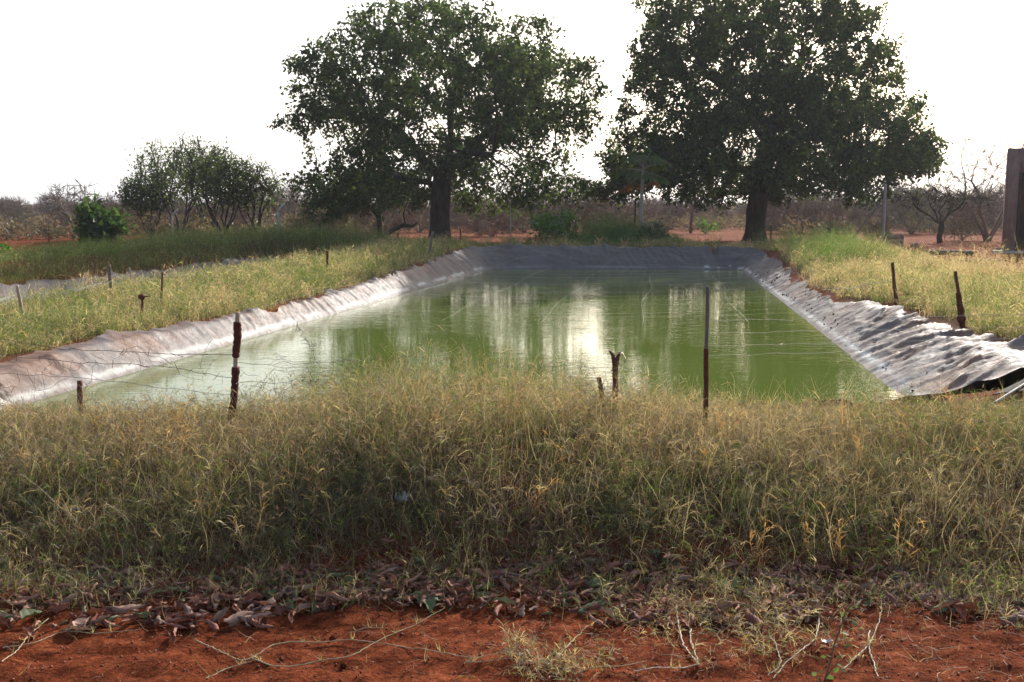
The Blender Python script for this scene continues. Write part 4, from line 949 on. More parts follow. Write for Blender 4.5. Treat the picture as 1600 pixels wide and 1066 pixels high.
curved_post('thin dark post just left of the papaya trunk', 991, 312, 352, .04, 48, (0, 0), M_BARK)
curved_post('faint thin grey post in the scrub right of the big trunk', 798, 312, 372, .03, 46, (0, 0))
curved_post('faint thin grey post in the scrub right of the dense trunk', 1192, 325, 360, .03, 58, (0, 0))
mb = MB(); mb.tube(seg([atY(1325, 382, 44), atY(1374, 320, 45)], 5), .05, 6); tag(mb.build('brace_pole', M_WOODG), 'dark brace pole leaning against the tall grey post', 'pole')
# block pillar
loc = (atY(1398, 380, 37.5)[0], 37.5); z = gz(*loc); root = empty('block_pillar', (*loc, z)); tag(root, 'squat reddish block pillar on the ground beyond the right bank', 'pillar')
hp = CAM_H - (365 - 327) * 37.5 / F - z; mb = MB()
for k in range(4): mb.box((0, 0, hp * (k + .5) / 4 - .02), (.44 + .006 * (k % 2), .42, hp / 4 - .012), .25 + .02 * k)
mb.box((0, 0, hp / 2 - .03), (.41, .39, hp - .02), .25); mb.build('masonry', M_BRICK, root)
mb = MB(); mb.tube(seg([(-.15, -.05, hp + .02), (-.35, -.1, hp + .05), (-.45, -.1, hp - .25), (-.75, -.1, hp - .6)], 8), .03, 5); mb.build('dead_vine', M_BARK, root)

# building at the right edge
def building():
    Y = 38.0; xl = atY(1571, 300, Y)[0]; z0 = gz(xl, Y) - .03; H = atY(1572, 232, Y)[2] - z0
    root = empty('block_building', (xl, Y, z0), R(-25)); tag(root, 'tall reddish rendered building with a dark doorway cut by the right edge', 'building')
    mb = MB(); pw = .42; ow = 1.3; oh = atY(1589, 270, Y)[2] - z0; W = 5.0; D = 4.0; th = .25
    def q(x0, x1, y0, y1, za, zb, tp=1.): mb.box(((x0 + x1) / 2, (y0 + y1) / 2, (za + zb) / 2), (x1 - x0, y1 - y0, zb - za), 0)
    q(0, pw, 0, th, 0, H); q(pw + ow, W, 0, th, 0, H); q(pw + .001, pw + ow - .001, 0.002, th - .002, oh, H)
    q(-.0, th, th + .001, D, 0, H - .003); q(W - th, W, th + .001, D, 0, H - .003); q(th + .001, W - th - .001, D - th, D - .002, 0, H - .004)
    mb.build('wall', M_BRICK, root)
    mb = MB(); mb.box((W / 2, D / 2, H - .12), (W - 2 * th - .01, D - 2 * th - .01, .14)); mb.build('roof', M_CONC, root)
    mb = MB(); mb.box((pw + .05, .13, oh / 2), (.09, .18, oh - .02)); mb.box((pw + ow - .05, .13, oh / 2), (.09, .18, oh - .02)); mb.build('door_frame', M_BARK, root)
    mb = MB(); mb.box((W / 2, .0, .03), (W + .6, .9, .14)); mb.build('plinth', M_CONC, root)
building()
# rubble & logs on the red ground at right
def rock(label, u, v, w, h, mat, seed, name='stone', dl=1.0):
    p = hit(u, v); s = p[1] / F; rsx = np.random.RandomState(seed); n1, n2 = 9, 7; V = []
    for a in range(n2):
        for b in range(n1):
            th = math.pi * a / (n2 - 1); ph = 2 * math.pi * b / n1; rr = 1 + .35 * (rsx.rand() - .5); V.append((math.sin(th) * math.cos(ph) * w * s / 2 * rr, math.sin(th) * math.sin(ph) * w * s / 2 * rr * dl, math.cos(th) * h * s / 2 * rr + h * s * .35))
    Q = [(a * n1 + b, a * n1 + (b + 1) % n1, (a + 1) * n1 + (b + 1) % n1, (a + 1) * n1 + b) for a in range(n2 - 1) for b in range(n1)]
    o = mkmesh(name, V, np.array(Q), mat, loc=p); return tag(o, label, 'stone' if name == 'stone' else 'log')
rock('small dark block lying between the pillar and the building', 1430, 387, 14, 9, M_BRICK, 1); rock('dark red block lying near the foot of the building', 1559, 394, 15, 9, M_BRICK, 2)
rock('flat dark stone on the red track near the right edge', 1580, 424, 22, 5, M_BARK, 3); rock('grey stone on the red track beyond the right bank', 1530, 428, 12, 6, M_WOODG, 4)
rock('broken block beside the squat pillar', 1420, 395, 8, 5, M_BRICK, 5)
p0, p1 = hit(1443, 399), hit(1520, 399); mb = MB(); mb.tube(seg([p0 + (0, 0, .08), (p0 + p1) / 2 + (0, 0, .1), p1 + (0, 0, .07)], 12), .09, 8, rough=.15, seed=3); tag(mb.build('fallen_log', M_BARK), 'long dark log lying on the ground in front of the building', 'log')
p0, p1 = hit(1440, 411), hit(1570, 410); mb = MB(); mb.tube(seg([p0 + (0, 0, .04), (p0 + p1) / 2 + (0, 0, .05), p1 + (0, 0, .04)], 12), .05, 7, rough=.15, seed=3); tag(mb.build('fallen_pole', M_BARK), 'thin dark pole lying on the ground nearer than the log', 'log')

# ------------------------------------------------------------------ wires and netting
def wire(label, pts, r=.0022, col=(.10, .08, .07), sag=0, name='fence_wire', group='wires of the pond fence', jit=.004, barbs=False, seed=1):
    rsx = np.random.RandomState(seed); P = seg(pts, max(24, len(pts) * 8)); n = len(P); k = np.linspace(0, 1, n); P[:, 2] -= sag * 4 * k * (1 - k); P += rsx.randn(n, 3) * jit; mb = MB(); mb.tube(P, r * .8, 4, col=col, cap=False)
    if barbs:
        for i in range(1, n - 1, 2):
            d = rsx.randn(3) * .02; mb.tube([P[i] - d, P[i] + d], r * .8, 3, col=col, cap=False)
    return tag(mb.build(name, M_WIRE), label, 'wire', group)
pH = lambda v, du=0: atY(np.interp(v, [488, 668], [368, 358]) + du, v, 6.05)
def pl(u, v, Y): return atY(u, v, Y)
wire('rusty barbed strand running left from the crooked muddy stake, uppermost', [pl(-60, 520, 6.6), pl(120, 545, 6.5), pH(555)], sag=.01, barbs=True, seed=2)
wire('rusty strand running left from the crooked muddy stake, second', [pl(-60, 548, 6.6), pl(120, 566, 6.5), pl(250, 572, 6.2), pH(590)], seed=3, barbs=True)
wire('rusty strand running left from the crooked muddy stake, lowest', [pl(-60, 580, 6.6), pl(120, 590, 6.5), pH(618)], seed=4, r=.0016)
wire('thin strand from the crooked muddy stake to the forked stake, upper', [pH(570), pl(520, 566, 6.0), pl(640, 558, 5.9), pl(800, 572, 5.9), pl(960, 575, 5.9)], seed=5, r=.0015, jit=.006)
wire('thin sagging strand from the crooked muddy stake to the forked stake, lower', [pH(600), pl(500, 598, 6.0), pl(640, 602, 5.9), pl(960, 610, 5.9)], seed=6, r=.0018, barbs=True, jit=.01)
wire('short hanging piece of barbed wire over the water right of the muddy stake', [pl(462, 508, 6.0), pl(478, 528, 6.0), pl(488, 550, 6.0)], seed=7, barbs=True, jit=.008, r=.0018)
for k, (va, vb, vc) in enumerate([(500, 497, 503), (520, 516, 524), (540, 535, 540), (556, 548, 552)]):
    wire(['top', 'second', 'third', 'lowest'][k] + ' thin strand from the slim grey pole to the right edge', [pl(1103, va, 5.9), pl(1350, vb - 6, 6.3), pl(1680, vc - 14, 7.0)], seed=10 + k, r=.0013, sag=.02, jit=.003)
wire('pale strand from the right bank stake down to the grass', [hit(1285, 462) + (0, 0, .1), tN * 0 + atY(1340, 448, hit(1403, 477)[1]), atY(1399, 437, hit(1403, 477)[1])], seed=20, r=.005, col=(.5, .47, .4), jit=.01)
YA = hit(40, 510)[1]; wire('pale wire hanging left from the bleached stake', [atY(-40, 482, YA), atY(10, 470, YA), atY(29, 460, YA)], seed=21, r=.004, col=(.4, .38, .35))
wire('pale wire drooping right from the bleached stake', [atY(30, 464, YA), atY(70, 468, YA), atY(120, 452, YA), atY(174, 440, hit(176, 472)[1])], seed=22, r=.003, col=(.3, .27, .24), jit=.02)
# tangle of dead vine on the wires
rs = np.random.RandomState(91); mb = MB()
for k in range(85):
    u = rs.choice([rs.uniform(0, 330), rs.uniform(370, 640), rs.uniform(400, 560)]); v = rs.uniform(555, 625); p = pl(u, v, 6.05 + rs.rand() * .3); n = 9; d = rs.randn(3) * np.array([1, .3, .5]); d /= np.linalg.norm(d); P = [p]
    for i in range(n): d = d + rs.randn(3) * np.array([.35, .2, .35]); d /= np.linalg.norm(d); P.append(P[-1] + d * .022)
    mb.tube(P, .0011, 3, col=(.11, .08, .06), cap=False)
tag(mb.build('dead_vine', M_WIRE), 'tangle of fine dead vine twigs hanging on the wires beside the muddy stake', 'vine', kind='stuff')
# netting: cross threads above the far half of the pond
mb = MB(); rs = np.random.RandomState(92)
for s in np.cumsum(.25 + .75 * rs.rand(38)) + 15.5:
    if s > 33.4: continue
    zz = .12 + (.12 if s > 20 else 0); a = np.array([*from_st(s, -6.5), zz + rs.randn() * .08]); b = np.array([*from_st(s + rs.randn() * .4, 2.7), zz + .05 + rs.randn() * .05]); k = np.linspace(0, 1, 30); P = a * (1 - k[:, None]) + b * k[:, None]; P[:, 2] -= (.16 + .05 * rs.rand()) * 4 * k * (1 - k); mb.tube(P, .0005 + .00002 * s, 3, col=(.22, .22, .2), cap=False)
for t in np.arange(-6, 2.6, 1.4):
    k = np.linspace(0, 1, 40); sg = 14 + 19.6 * k; X = np.array([[*from_st(s, t + .05 * math.sin(s)), .2 - .16 * 4 * ((t + 6.5) / 9.2) * (1 - (t + 6.5) / 9.2)] for s in sg]); mb.tube(X, .0007, 3, col=(.55, .55, .53), cap=False)
tag(mb.build('bird_netting', M_WIRE), 'fine bird netting threads stretched low across the pond', 'netting')

# pipe and black flap by the right corner of the pond
p0, p1 = hit(1535, 648), hit(1640, 590); mb = MB(); mb.tube(seg([p0 + (0, 0, .03), p1 + (0, 0, .08)], 6), 0.010, 8, col=(.2, .2, .2)); tag(mb.build('water_pipe', M_V, smooth=True), 'pale plastic pipe lying over the liner at the right edge', 'pipe')
cpt = hit(1590, 618); n1, n2 = 22, 12; a, b = np.meshgrid(np.linspace(0, 1, n1), np.linspace(0, 1, n2)); A_, B_, C_, D_ = hit(1548, 628), hit(1660, 614), hit(1660, 594), hit(1592, 607)
Pm = (A_[None, None] * (1 - a[..., None]) * (1 - b[..., None]) + B_ * a[..., None] * (1 - b[..., None]) + C_ * a[..., None] * b[..., None] + D_ * (1 - a[..., None]) * b[..., None]); Pm[..., 2] = ground(Pm[..., 0].ravel(), Pm[..., 1].ravel(), False).reshape(a.shape) + .05 + .03 * np.sin(a * 9) * b
i = np.arange(n2 - 1)[:, None] * n1 + np.arange(n1 - 1)[None]; mbk = MB(); mbk.add(Pm.reshape(-1, 3), np.stack([i, i + 1, i + n1 + 1, i + n1], -1).reshape(-1, 4), col=(.02, .02, .024)); fl = mbk.build('plastic_flap', vcol_mat('black_plastic', .85, .05), smooth=True); sm = fl.modifiers.new('thickness', 'SOLIDIFY'); sm.thickness = .004
tag(fl, 'black folded flap of plastic sheet under the pale pipe at the right edge', 'plastic sheet')
# grit and leaf crumbs caught on the right waterline
rs = np.random.RandomState(88); n = 420; s_r = 9.8 + 20 * rs.rand(n) ** 1.2; ed = []
Pq = perim(P1I, RC, .05); sq, tq = to_st(Pq[:, 0] + Pq[:, 2] * RC, Pq[:, 1] + Pq[:, 3] * RC); rr_ = np.nonzero((tq > 1.5) & (sq < 31))[0]
for k in range(n):
    i_ = rs.choice(rr_); dd = abs(rs.randn()) * .22 + .02; ed.append((Pq[i_, 0] + Pq[i_, 2] * (RC + dd), Pq[i_, 1] + Pq[i_, 3] * (RC + dd)))
ed = np.array(ed); sz = (.003 + .014 * rs.rand(n) ** 4) * (.5 + ed[:, 1] / 18); oct_ = np.array([(1, 0, 0), (-1, 0, 0), (0, 1, 0), (0, -1, 0), (0, 0, 1), (0, 0, -1)], float); tr_ = np.array([(0, 2, 4), (2, 1, 4), (1, 3, 4), (3, 0, 4), (2, 0, 5), (1, 2, 5), (3, 1, 5), (0, 3, 5)])
V = oct_[None] * sz[:, None, None] * (.5 + .9 * rs.rand(n, 6, 1)) + np.column_stack([ed, ground(ed[:, 0], ed[:, 1], False) + .05])[:, None]; T_ = (tr_[None] + np.arange(n)[:, None, None] * 6).reshape(-1, 3)
tag(mkmesh('grit', V.reshape(-1, 3), T_, M_V, col=np.repeat(np.array([(.07, .035, .025)]) * (.6 + 1.2 * rs.rand(n, 1)), 6, axis=0)), 'dark grit and crumbs lying on the liner along the right waterline', 'grit', kind='stuff')
# small floating debris
for (u, v, c_, lab) in [(846, 433, (.35, .06, .04), 'small red leaf floating near the far end of the pond'), (1221, 538, (.6, .55, .4), 'small pale leaf floating near the right shore')]:
    p = U(u, v, WZ + .006); s = p[1] / F * 3; V = np.array([(-s, 0, 0), (0, -s * .6, .004), (s, 0, .012), (0, s * .6, .004)]); tag(mkmesh('floating_leaf', V, np.array([[0, 1, 2, 3]]), M_LITTER, col=np.tile(c_, (4, 1)), loc=p), lab, 'leaf')
p = hit(977, 386); mb = MB(); mb.tube([(0, 0, -.05), (0, 0, .12)], .05, 10, col=(.55, .52, .5)); mb.tube([(0, 0, .12), (0, 0, .17)], [.11, .10], 10, col=(.35, .09, .05)); tag(mb.build('inlet_pipe', M_V, loc=p), 'short white pipe with red cap on the top of the far liner', 'pipe')

# ------------------------------------------------------------------ fallen leaves
def leaf_proto(k, mat=None):
    rsx = np.random.RandomState(k + 60); L, Wd = .038 + .022 * rsx.rand(), .026 + .016 * rsx.rand(); nu, nv = 11, 9; V = []; curl = [1.2, 2.9, 2.2, 3.8, 1.7, 2.6, 3.3, 4.4][k % 8]; bend = rsx.uniform(-.9, .9)
    for i in range(nu):
        u = i / (nu - 1) * 2 - 1; hw = Wd * max(1 - abs(u) ** 2.2, .02) ** .8 * (1 - .15 * u)
        for j in range(nv):
            v = j / (nv - 1) * 2 - 1; ang = v * curl * (.75 + .25 * u * rsx.choice([1, 1])); rad = hw / max(curl, .3)
            y = math.sin(ang) * rad; z = (1 - math.cos(ang)) * rad + .003 * abs(v) * math.sin(u * 9)
            V.append((u * L * (1 + .05 * rsx.randn() * (abs(u) > .85)), y + .006 * math.sin(u * 3 + k) + .0012 * rsx.randn(), z + bend * .012 * u * u + .0014 * rsx.randn()))
    V = np.array(V); V[:, 2] -= V[:, 2].min(); Q = np.array([(i * nv + j, i * nv + j + 1, (i + 1) * nv + j + 1, (i + 1) * nv + j) for i in range(nu - 1) for j in range(nv - 1)]); return V, Q
LC = {'brown': [(.18, .062, .04), (.24, .10, .07), (.12, .045, .032), (.32, .16, .115)], 'grey': [(.26, .16, .12), (.19, .12, .09)], 'green': [(.10, .125, .06), (.14, .145, .075)]}
rs = np.random.RandomState(55)
fu = [0, 100, 200, 270, 400, 480, 560, 750, 850, 950, 1050, 1150, 1290, 1380, 1480, 1600]; fv = [1000, 1000, 975, 985, 985, 965, 948, 962, 965, 975, 985, 985, 975, 945, 965, 985]
bk = [880, 885, 895, 905, 895, 895, 890, 885, 880, 875, 880, 885, 885, 880, 875, 885]
dn = [1, 1, 1, .9, 1, 1, 1, 1, 1, 1, .7, .5, .7, .5, .6, .5]
lists = {'brown': ([], 'curled dry reddish brown leaf in the litter at the foot of the grass bank', 'dry brown leaves at the foot of the bank'), 'grey': ([], 'curled dull grey brown leaf in the litter at the foot of the grass bank', 'grey brown leaves at the foot of the bank'), 'green': ([], 'dull green fallen leaf lying in the brown leaf litter', 'green fallen leaves in the litter')}
meshes = {}
for key, cols in LC.items():
    for k in range(8):
        V, Q = leaf_proto(k + (0 if key == 'brown' else 8 if key == 'grey' else 16)); c = np.array(cols[k % len(cols)])
        vary = c * (1 + .3 * (vnoise(V[:, 0:1] * 60, V[:, 1:2] * 60, k) - .5)); o = mkmesh('fallen_leaf', V, Q, M_LITTER, col=vary, smooth=True); meshes[key, k] = o
usedm = set(); placed = 0; extraV = []; extraQ = []; extraC = []; en = 0
def place_leaf(u, v, key, k, sc=1., lift=.0, rz=None, tilt=None):
    global placed, en
    p = hit(u, v); src = meshes[key, k]
    rot = (rs.randn() * .30 + (math.pi if rs.rand() < .4 else 0), rs.randn() * .22, rs.rand() * 6.28 if rz is None else rz) if tilt is None else tilt
    z = p[2] + lift + (.022 if abs(rot[0]) > 2 else .002)
    if placed < 285:
        o = src if (key, k) not in usedm else src.copy()
        if (key, k) in usedm: COL.objects.link(o)
        usedm.add((key, k)); o.location = (p[0], p[1], z); o.rotation_euler = rot; o.scale = (sc,) * 3; tag(o, lists[key][1], 'leaf', lists[key][2]); placed += 1
    else:
        from mathutils import Euler
        Mr = np.array(Euler(rot).to_matrix()); me = src.data; V = np.empty(len(me.vertices) * 3, np.float32); me.vertices.foreach_get('co', V); V = V.reshape(-1, 3) * sc @ Mr.T + np.array([p[0], p[1], z]); Q = leafQ
        extraV.append(V); extraQ.append(Q + en); en += len(V); extraC.append(np.tile(np.array(LC[key][k % len(LC[key])]) * (.7 + .6 * rs.rand()), (len(V), 1)))
leafQ = leaf_proto(0)[1]
for u, v, key, k, sc in [(275, 1003, 'brown', 1, 1.15), (300, 985, 'brown', 3, 1.0), (335, 990, 'brown', 5, 1.1), (245, 985, 'brown', 2, 1.0), (45, 1000, 'brown', 0, 1.1), (960, 968, 'green', 0, 1.2), (990, 970, 'grey', 3, 1.1), (790, 950, 'green', 1, 1.0), (680, 945, 'green', 2, 1.0), (670, 955, 'green', 4, 1.0), (1020, 872, 'green', 4, 1.2), (1035, 880, 'green', 0, 1.0),
                         (20, 940, 'brown', 0, 1.3), (930, 978, 'brown', 3, 1.0), (1502, 920, 'green', 0, 1.1), (1500, 885, 'brown', 4, 1.2), (525, 940, 'grey', 5, 1.1), (550, 935, 'grey', 1, 1.0), (585, 912, 'grey', 2, 1.0), (1440, 940, 'grey', 4, .8), (1245, 965, 'brown', 2, 1.0), (1330, 960, 'brown', 4, 1.1), (1000, 820, 'brown', 4, 1.1), (1460, 905, 'brown', 0, 1.2), (1560, 940, 'brown', 0, 1.0), (120, 905, 'brown', 2, 1.2), (200, 925, 'green', 2, 1.0)]:
    place_leaf(u, v, key, k, sc, .01)
tot = 0
while tot < 1900:
    u = rs.rand() * 1640 - 20; f = np.interp(u, fu, fv); b = np.interp(u, fu, bk); v = f - (f - b) * rs.rand() ** .9
    if rs.rand() > np.interp(u, fu, dn) * (.35 + .9 * sstep(.35, .6, vnoise(u * .02, v * .05, 5))): continue
    key = rs.choice(['brown', 'grey', 'green'], p=[.76, .18, .06]); place_leaf(u, v, key, rs.randint(8), (.55 + .85 * rs.rand() ** 1.5) if tot < 1100 else (.25 + .3 * rs.rand()), -.004 + .022 * rs.rand()); tot += 1
for _ in range(60): place_leaf(rs.rand() * 1600, rs.uniform(800, 890), rs.choice(['brown', 'grey', 'green'], p=[.7, .2, .1]), rs.randint(8), .6 + .4 * rs.rand(), .02)
for key in list(meshes):
    if key not in usedm: bpy.data.objects.remove(meshes[key])
tag(mkmesh('leaf_litter', np.concatenate(extraV), np.concatenate(extraQ), M_LITTER, col=np.concatenate(extraC), smooth=True), 'mixed small brown leaf fragments filling the litter at the foot of the bank', 'leaf litter', kind='stuff')

# ------------------------------------------------------------------ soil crumbs
rs = np.random.RandomState(66); n = 9000; y = 3.3 + 1.1 * rs.rand(n); x = (rs.rand(n) * 2 - 1) * (.52 * y); sz = .0016 + .0055 * rs.rand(n) ** 7; ico = np.array([(1, 0, 0), (-1, 0, 0), (0, 1, 0), (0, -1, 0), (0, 0, 1), (0, 0, -1)], float); tri = np.array([(0, 2, 4), (2, 1, 4), (1, 3, 4), (3, 0, 4), (2, 0, 5), (1, 2, 5), (3, 1, 5), (0, 3, 5)])
V = ico[None] * sz[:, None, None] * (.6 + .7 * rs.rand(n, 6, 1)) + np.stack([x, y, ground(x, y) + sz * .3], 1)[:, None]; T = (tri[None] + np.arange(n)[:, None, None] * 6).reshape(-1, 3)
C = np.where(rs.rand(n, 1) < .02, np.array([[.38, .28, .22]]), np.array([[.22, .065, .028]])) * (.6 + .8 * rs.rand(n, 1)); tag(mkmesh('soil_crumbs', V.reshape(-1, 3), T, M_V, col=np.repeat(C, 6, axis=0)), 'loose red soil crumbs strewn over the bare foreground', 'soil crumbs', kind='stuff')
def pebble(u, v, w, lab): 
    o = rock(lab, u, v, w, w * .7, M_SOIL, int(u)); o.name = 'pebble'; return o
pebble(520, 1003, 14, 'rounded red soil clod on the bare soil below the leaf litter'); pebble(537, 1043, 12, 'small red clod beside the long creeping runner')

# ------------------------------------------------------------------ runners on the soil
def runner(label, pts, r=.0035, col=(.38, .30, .18), tufts=2, seed=0, lift=.006):
    rsx = np.random.RandomState(seed); P = np.array([hit(u, v) for u, v in pts]); n = len(pts) * 9; k = np.linspace(0, len(P) - 1, n)
    X = np.stack([np.interp(k, np.arange(len(P)), P[:, c]) for c in range(3)], 1)
    ker = np.ones(7) / 7
    for c in range(2): X[3:-3, c] = np.convolve(X[:, c], ker, 'valid')
    X[:, 2] = ground(X[:, 0], X[:, 1], False) + lift + .012 * vnoise(k * 1.3, k * 0, seed); X[:, :2] += rsx.randn(n, 2) * .0015
    root = empty('grass_runner', X[0]); tag(root, label, 'runner', 'dry grass runners on the red soil'); mb = MB(); mb.tube(X - X[0], np.linspace(r, r * .6, n) * .66 * (1 + .35 * (np.arange(n) % 9 == 0)), 5, col=col, cap=False); mb.build('stem', M_V, root, smooth=True)
    acc = Acc(); idx = rsx.choice(n, max(tufts * 2, 2)); 
    for q_ in idx:
        acc = Acc(); rt = np.repeat(X[q_:q_ + 1] - X[0], 7, axis=0); m = 7; Cc = pick(m, {'straw': 3, 'olive': 2, 'lime': 2, 'tan': 2}, rsx); Pp, W, sd = blades(rt, .035 * (.4 + rsx.rand(m)), np.full(m, .0022), Cc, rsx, 3, 1.8, .8, .3); acc.add(ribbons(Pp, W, sd, Cc)); acc.build('leaf_tuft', M_GRASS, parent=root)
runner('long curved runner crossing the bare soil below the middle of the litter', [(392, 1038), (437, 1050), (500, 1040), (545, 1035), (590, 1012), (640, 985), (672, 968), (695, 958)], seed=1, tufts=4, col=(.30, .28, .16))
runner('low runner arching above the long curved one', [(398, 1030), (430, 1015), (480, 1008), (545, 1006), (600, 1012), (650, 1020), (690, 1028), (740, 1032), (790, 1026)], seed=2, tufts=3)
runner('straight straw runner at the bottom left corner', [(2, 1043), (30, 1018), (55, 992), (76, 970)], seed=3)
runner('runner lying along the lower edge of the litter at left', [(5, 1022), (50, 1010), (95, 992), (150, 996), (215, 990)], seed=4)
runner('runner trailing from the cluster of rolled leaves at left', [(308, 1008), (340, 1020), (362, 1034), (380, 1040), (400, 1033)], seed=5)
runner('short runner at bottom left leading to the picture edge', [(322, 1066), (360, 1052), (402, 1034)], seed=6)
runner('slanting straw left of the mat of dry sprigs', [(872, 1035), (892, 1010), (912, 988), (925, 982)], seed=7)
runner('pale upright forked runner in the middle right, left branch', [(1057, 955), (1060, 985), (1066, 1012), (1078, 1030), (1092, 1044)], seed=8, r=.005, col=(.42, .36, .28))
runner('pale forked runner in the middle right, right branch', [(1078, 972), (1078, 1000), (1085, 1025), (1092, 1044)], seed=9, r=.004, col=(.42, .36, .28))
runner('root like runner trailing left from the forked runner base', [(1092, 1044), (1062, 1050), (1030, 1052), (990, 1056)], seed=10, col=(.40, .34, .27))
runner('tall curved pale stem left of the seedling', [(1276, 945), (1280, 975), (1276, 1000), (1255, 1022), (1228, 1045), (1208, 1066)], seed=11, r=.0042, col=(.42, .37, .28))
runner('kinked pale stem between the two curved stems', [(1202, 1000), (1213, 1018), (1222, 1042), (1200, 1060)], seed=12, r=.004, col=(.44, .38, .30))
runner('runner rising to the right of the seedling', [(1318, 1052), (1340, 1030), (1356, 1018), (1364, 1000), (1376, 972), (1377, 945)], seed=13, r=.0042, tufts=4, col=(.42, .37, .26))
runner('pale stem dropping to the bottom edge right of the seedling', [(1358, 995), (1357, 1022), (1366, 1045), (1371, 1066)], seed=14, r=.0042, col=(.45, .40, .30))
runner('arching runner along the litter at right', [(1377, 942), (1400, 928), (1430, 920), (1470, 916), (1510, 918)], seed=15, col=(.40, .33, .24))
runner('thin runner near the right edge of the bare soil', [(1562, 962), (1575, 980), (1592, 993)], seed=16)
runner('thin pale straw lying low across the bottom middle', [(725, 1042), (760, 1040), (800, 1037)], seed=17, r=.0028)
runner('bent straw at the bottom right of the dry sprig mat', [(895, 1060), (930, 1052), (975, 1050), (1010, 1042)], seed=18, r=.003)
runner('short straw near the middle of the bare soil', [(546, 993), (575, 991), (600, 987)], seed=19, r=.0028)
# mats of dry sprigs
def sprig_mat(label, u, v, wu, wv, n, seed):
    rsx = np.random.RandomState(seed); pts = np.array([hit(u + rsx.randn() * wu / 2, min(v + rsx.randn() * wv / 2, 1120)) for _ in range(n)]); pts[:, 2] += .006; acc = Acc()
    Cc = pick(n, {'straw': 3, 'tan': 4, 'olive': 1, 'grey': 4}, rsx) * .9; Cl = pick(n, {'straw': 3, 'lime': .7, 'olive': 1.5, 'tan': 3, 'grey': 3}, rsx) * .9; stems(acc, pts, .07 * (.5 + rsx.rand(n)), np.full(n, .0022), Cc, Cl, rsx, 5, 5, 2.5, .9, .9, .03); tag(acc.build('dry_sprigs', M_GRASS), label, 'dry grass', kind='stuff')
sprig_mat('mat of dry grass sprigs on the soil at bottom centre', 865, 1048, 80, 24, 150, 1); sprig_mat('spread of dry sprigs over the leaf litter right of centre', 1140, 965, 190, 60, 480, 2); sprig_mat('small dry tuft at the left end of the bare soil centre', 812, 1022, 24, 14, 60, 3); sprig_mat('dry sprigs around the feet of the seedling', 1230, 1010, 120, 40, 130, 4)

# seedling
def seedling():
    b = hit(1285, 1068); root = empty('seedling', b); tag(root, 'small green seedling with round leaves at the bottom right of the bare soil', 'seedling'); rsx = np.random.RandomState(4); mb = MB(); Yb = b[1]
    def w(u, v, dy=0): return atY(u, v, Yb + dy) - b
    main = seg([w(1288, 1066), w(1296, 1040), w(1302, 1012), (w(1312, 985)), w(1322, 955), w(1330, 945)], 18); mb.tube(main, np.linspace(.004, .002, 18), 5, col=(.16, .11, .07)); br = seg([w(1290, 1060), w(1300, 1045), w(1312, 1032)], 6); mb.tube(br, .002, 4, col=(.16, .12, .07)); mb.build('stem', M_V, root)
    V = []; Q = []; C = []; n = 0
    for (u, v, s, dy) in [(1317, 960, 8, .0), (1336, 973, 9, .02), (1317, 978, 6, -.02), (1302, 994, 8, .0), (1321, 990, 8, .01), (1324, 1010, 9, 0), (1304, 1008, 6, .02), (1296, 1025, 8, -.03), (1287, 1026, 6, .02), (1310, 1027, 6, .01), (1306, 1047, 8, -.02), (1283, 1050, 7, .03), (1272, 1053, 7, 0), (1318, 1047, 8, -.03), (1297, 1058, 9, .02), (1280, 1064, 9, -.02), (1330, 950, 5, 0), (1338, 948, 4, .01), (1326, 952, 4, 0), (1312, 1040, 6, -.03)]:
        c = w(u, v, dy); sz = s * Yb / F * 1.15; a = rsx.randn(3) * np.array([1, .5, .6]); a /= np.linalg.norm(a); bb = np.cross(a, rsx.randn(3)); bb /= np.linalg.norm(bb); m = 10
        ring = [c + a * math.cos(t) * sz * .62 + bb * math.sin(t) * sz * .45 + np.cross(a, bb) * .1 * sz * abs(math.sin(t)) for t in np.linspace(0, 2 * math.pi, m, False)]
        V += [c] + ring; Q += [(n, n + 1 + i, n + 1 + (i + 1) % m) for i in range(m)]; n += m + 1; C += [np.array((.09, .135, .05)) * (.7 + .7 * rsx.rand())] * (m + 1)
    mkmesh('leaves', np.array(V), np.array(Q), M_LEAF, root, np.array(C))
seedling()
# white petal and litter scraps
def scrap(name, label, cat, u, v, sz, col, seed, amp=.5, lift=.01):
    rsx = np.random.RandomState(seed); p = hit(u, v); n1 = 7; a, b = np.meshgrid(np.linspace(-1, 1, n1), np.linspace(-1, 1, n1)); s = sz * p[1] / F
    V = np.stack([a * s * (1 + .3 * rsx.randn(n1, n1) * .5), b * s * .5 + .1 * s * rsx.randn(n1, n1), np.abs(rsx.randn(n1, n1)) * s * amp + s * .4 * np.abs(a)], -1).reshape(-1, 3); i = np.arange(n1 - 1)[:, None] * n1 + np.arange(n1 - 1)[None]; Q = np.stack([i, i + 1, i + n1 + 1, i + n1], -1).reshape(-1, 4); o = mkmesh(name, V, Q, vcol_mat(name + '_stuff', .5, .4), col=np.tile(col, (n1 * n1, 1)), loc=p + (0, 0, lift), smooth=True); tag(o, label, cat)
scrap('paper_scrap', 'crumpled white scrap beside the seedling', 'scrap', 1291, 1010, 8, (.75, .72, .68), 1); scrap('plastic_scrap', 'crumpled pale blue plastic scrap half hidden in the bank grass', 'plastic scrap', 628, 806, 11, (.32, .38, .42), 2, lift=.06)

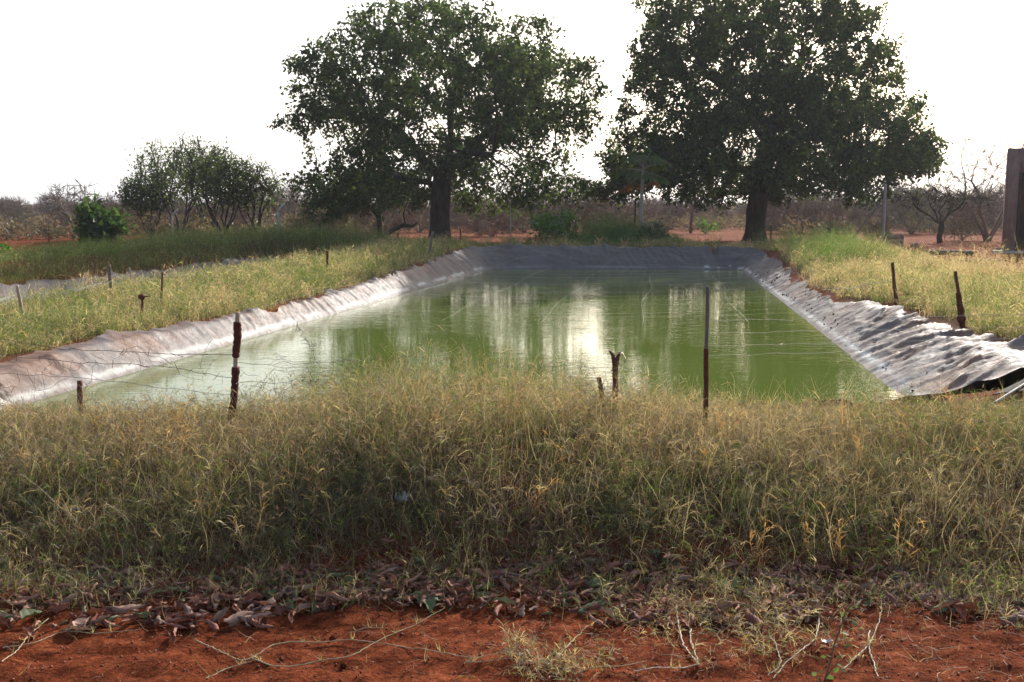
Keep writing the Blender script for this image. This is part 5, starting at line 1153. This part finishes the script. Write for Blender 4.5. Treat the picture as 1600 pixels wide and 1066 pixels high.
# ------------------------------------------------------------------ light, world, haze
SUN_AZ = R(25); SUN_EL = R(25)     # azimuth measured clockwise from the view axis (+Y)
to_sun = Vector((math.sin(SUN_AZ) * math.cos(SUN_EL), math.cos(SUN_AZ) * math.cos(SUN_EL), math.sin(SUN_EL)))
ld = bpy.data.lights.new('sun', 'SUN'); ld.energy = 5.0; ld.angle = R(.55); ld.color = (1, .94, .86); lo = bpy.data.objects.new('sun', ld); COL.objects.link(lo); lo.rotation_euler = (-to_sun).to_track_quat('-Z', 'Y').to_euler(); lo.location = (20, 30, 40)
w = bpy.data.worlds.new('World'); scn.world = w; w.use_nodes = True; nt = w.node_tree; nt.nodes.clear(); sky = nt.nodes.new('ShaderNodeTexSky'); sky.sky_type = 'NISHITA'; sky.sun_disc = False; sky.sun_elevation = SUN_EL; sky.sun_rotation = SUN_AZ; sky.dust_density = 4.5; sky.air_density = 1.0; sky.ozone_density = 1.0; sky.altitude = 300
bg = nt.nodes.new('ShaderNodeBackground'); bg.inputs[1].default_value = .125; wo = nt.nodes.new('ShaderNodeOutputWorld'); nt.links.new(sky.outputs[0], bg.inputs[0]); nt.links.new(bg.outputs[0], wo.inputs[0])
scn.view_settings.view_transform = 'Standard'; scn.view_settings.look = 'None'; scn.view_settings.exposure = .95; scn.view_settings.gamma = 1
scn.cycles.max_bounces = 6; scn.cycles.diffuse_bounces = 3; scn.cycles.glossy_bounces = 3; scn.cycles.transmission_bounces = 4; scn.cycles.transparent_max_bounces = 6; scn.cycles.volume_bounces = 0
HAZE = 1
if HAZE:
    mb = MB(); mb.box((0, 2000, 95), (8400, 6300, 230)); hz = mb.build('haze', None if False else bpy.data.materials.new('haze_air')); m = hz.data.materials[0]; m.use_nodes = True; nt = m.node_tree; nt.nodes.clear(); o = nt.nodes.new('ShaderNodeOutputMaterial'); pv = nt.nodes.new('ShaderNodeVolumePrincipled'); pv.inputs['Color'].default_value = (.86, .91, 1, 1); pv.inputs['Density'].default_value = .00032; pv.inputs['Anisotropy'].default_value = .3; nt.links.new(pv.outputs[0], o.inputs['Volume']); tag(hz, 'thin pale haze over the plain', 'haze', kind='stuff')
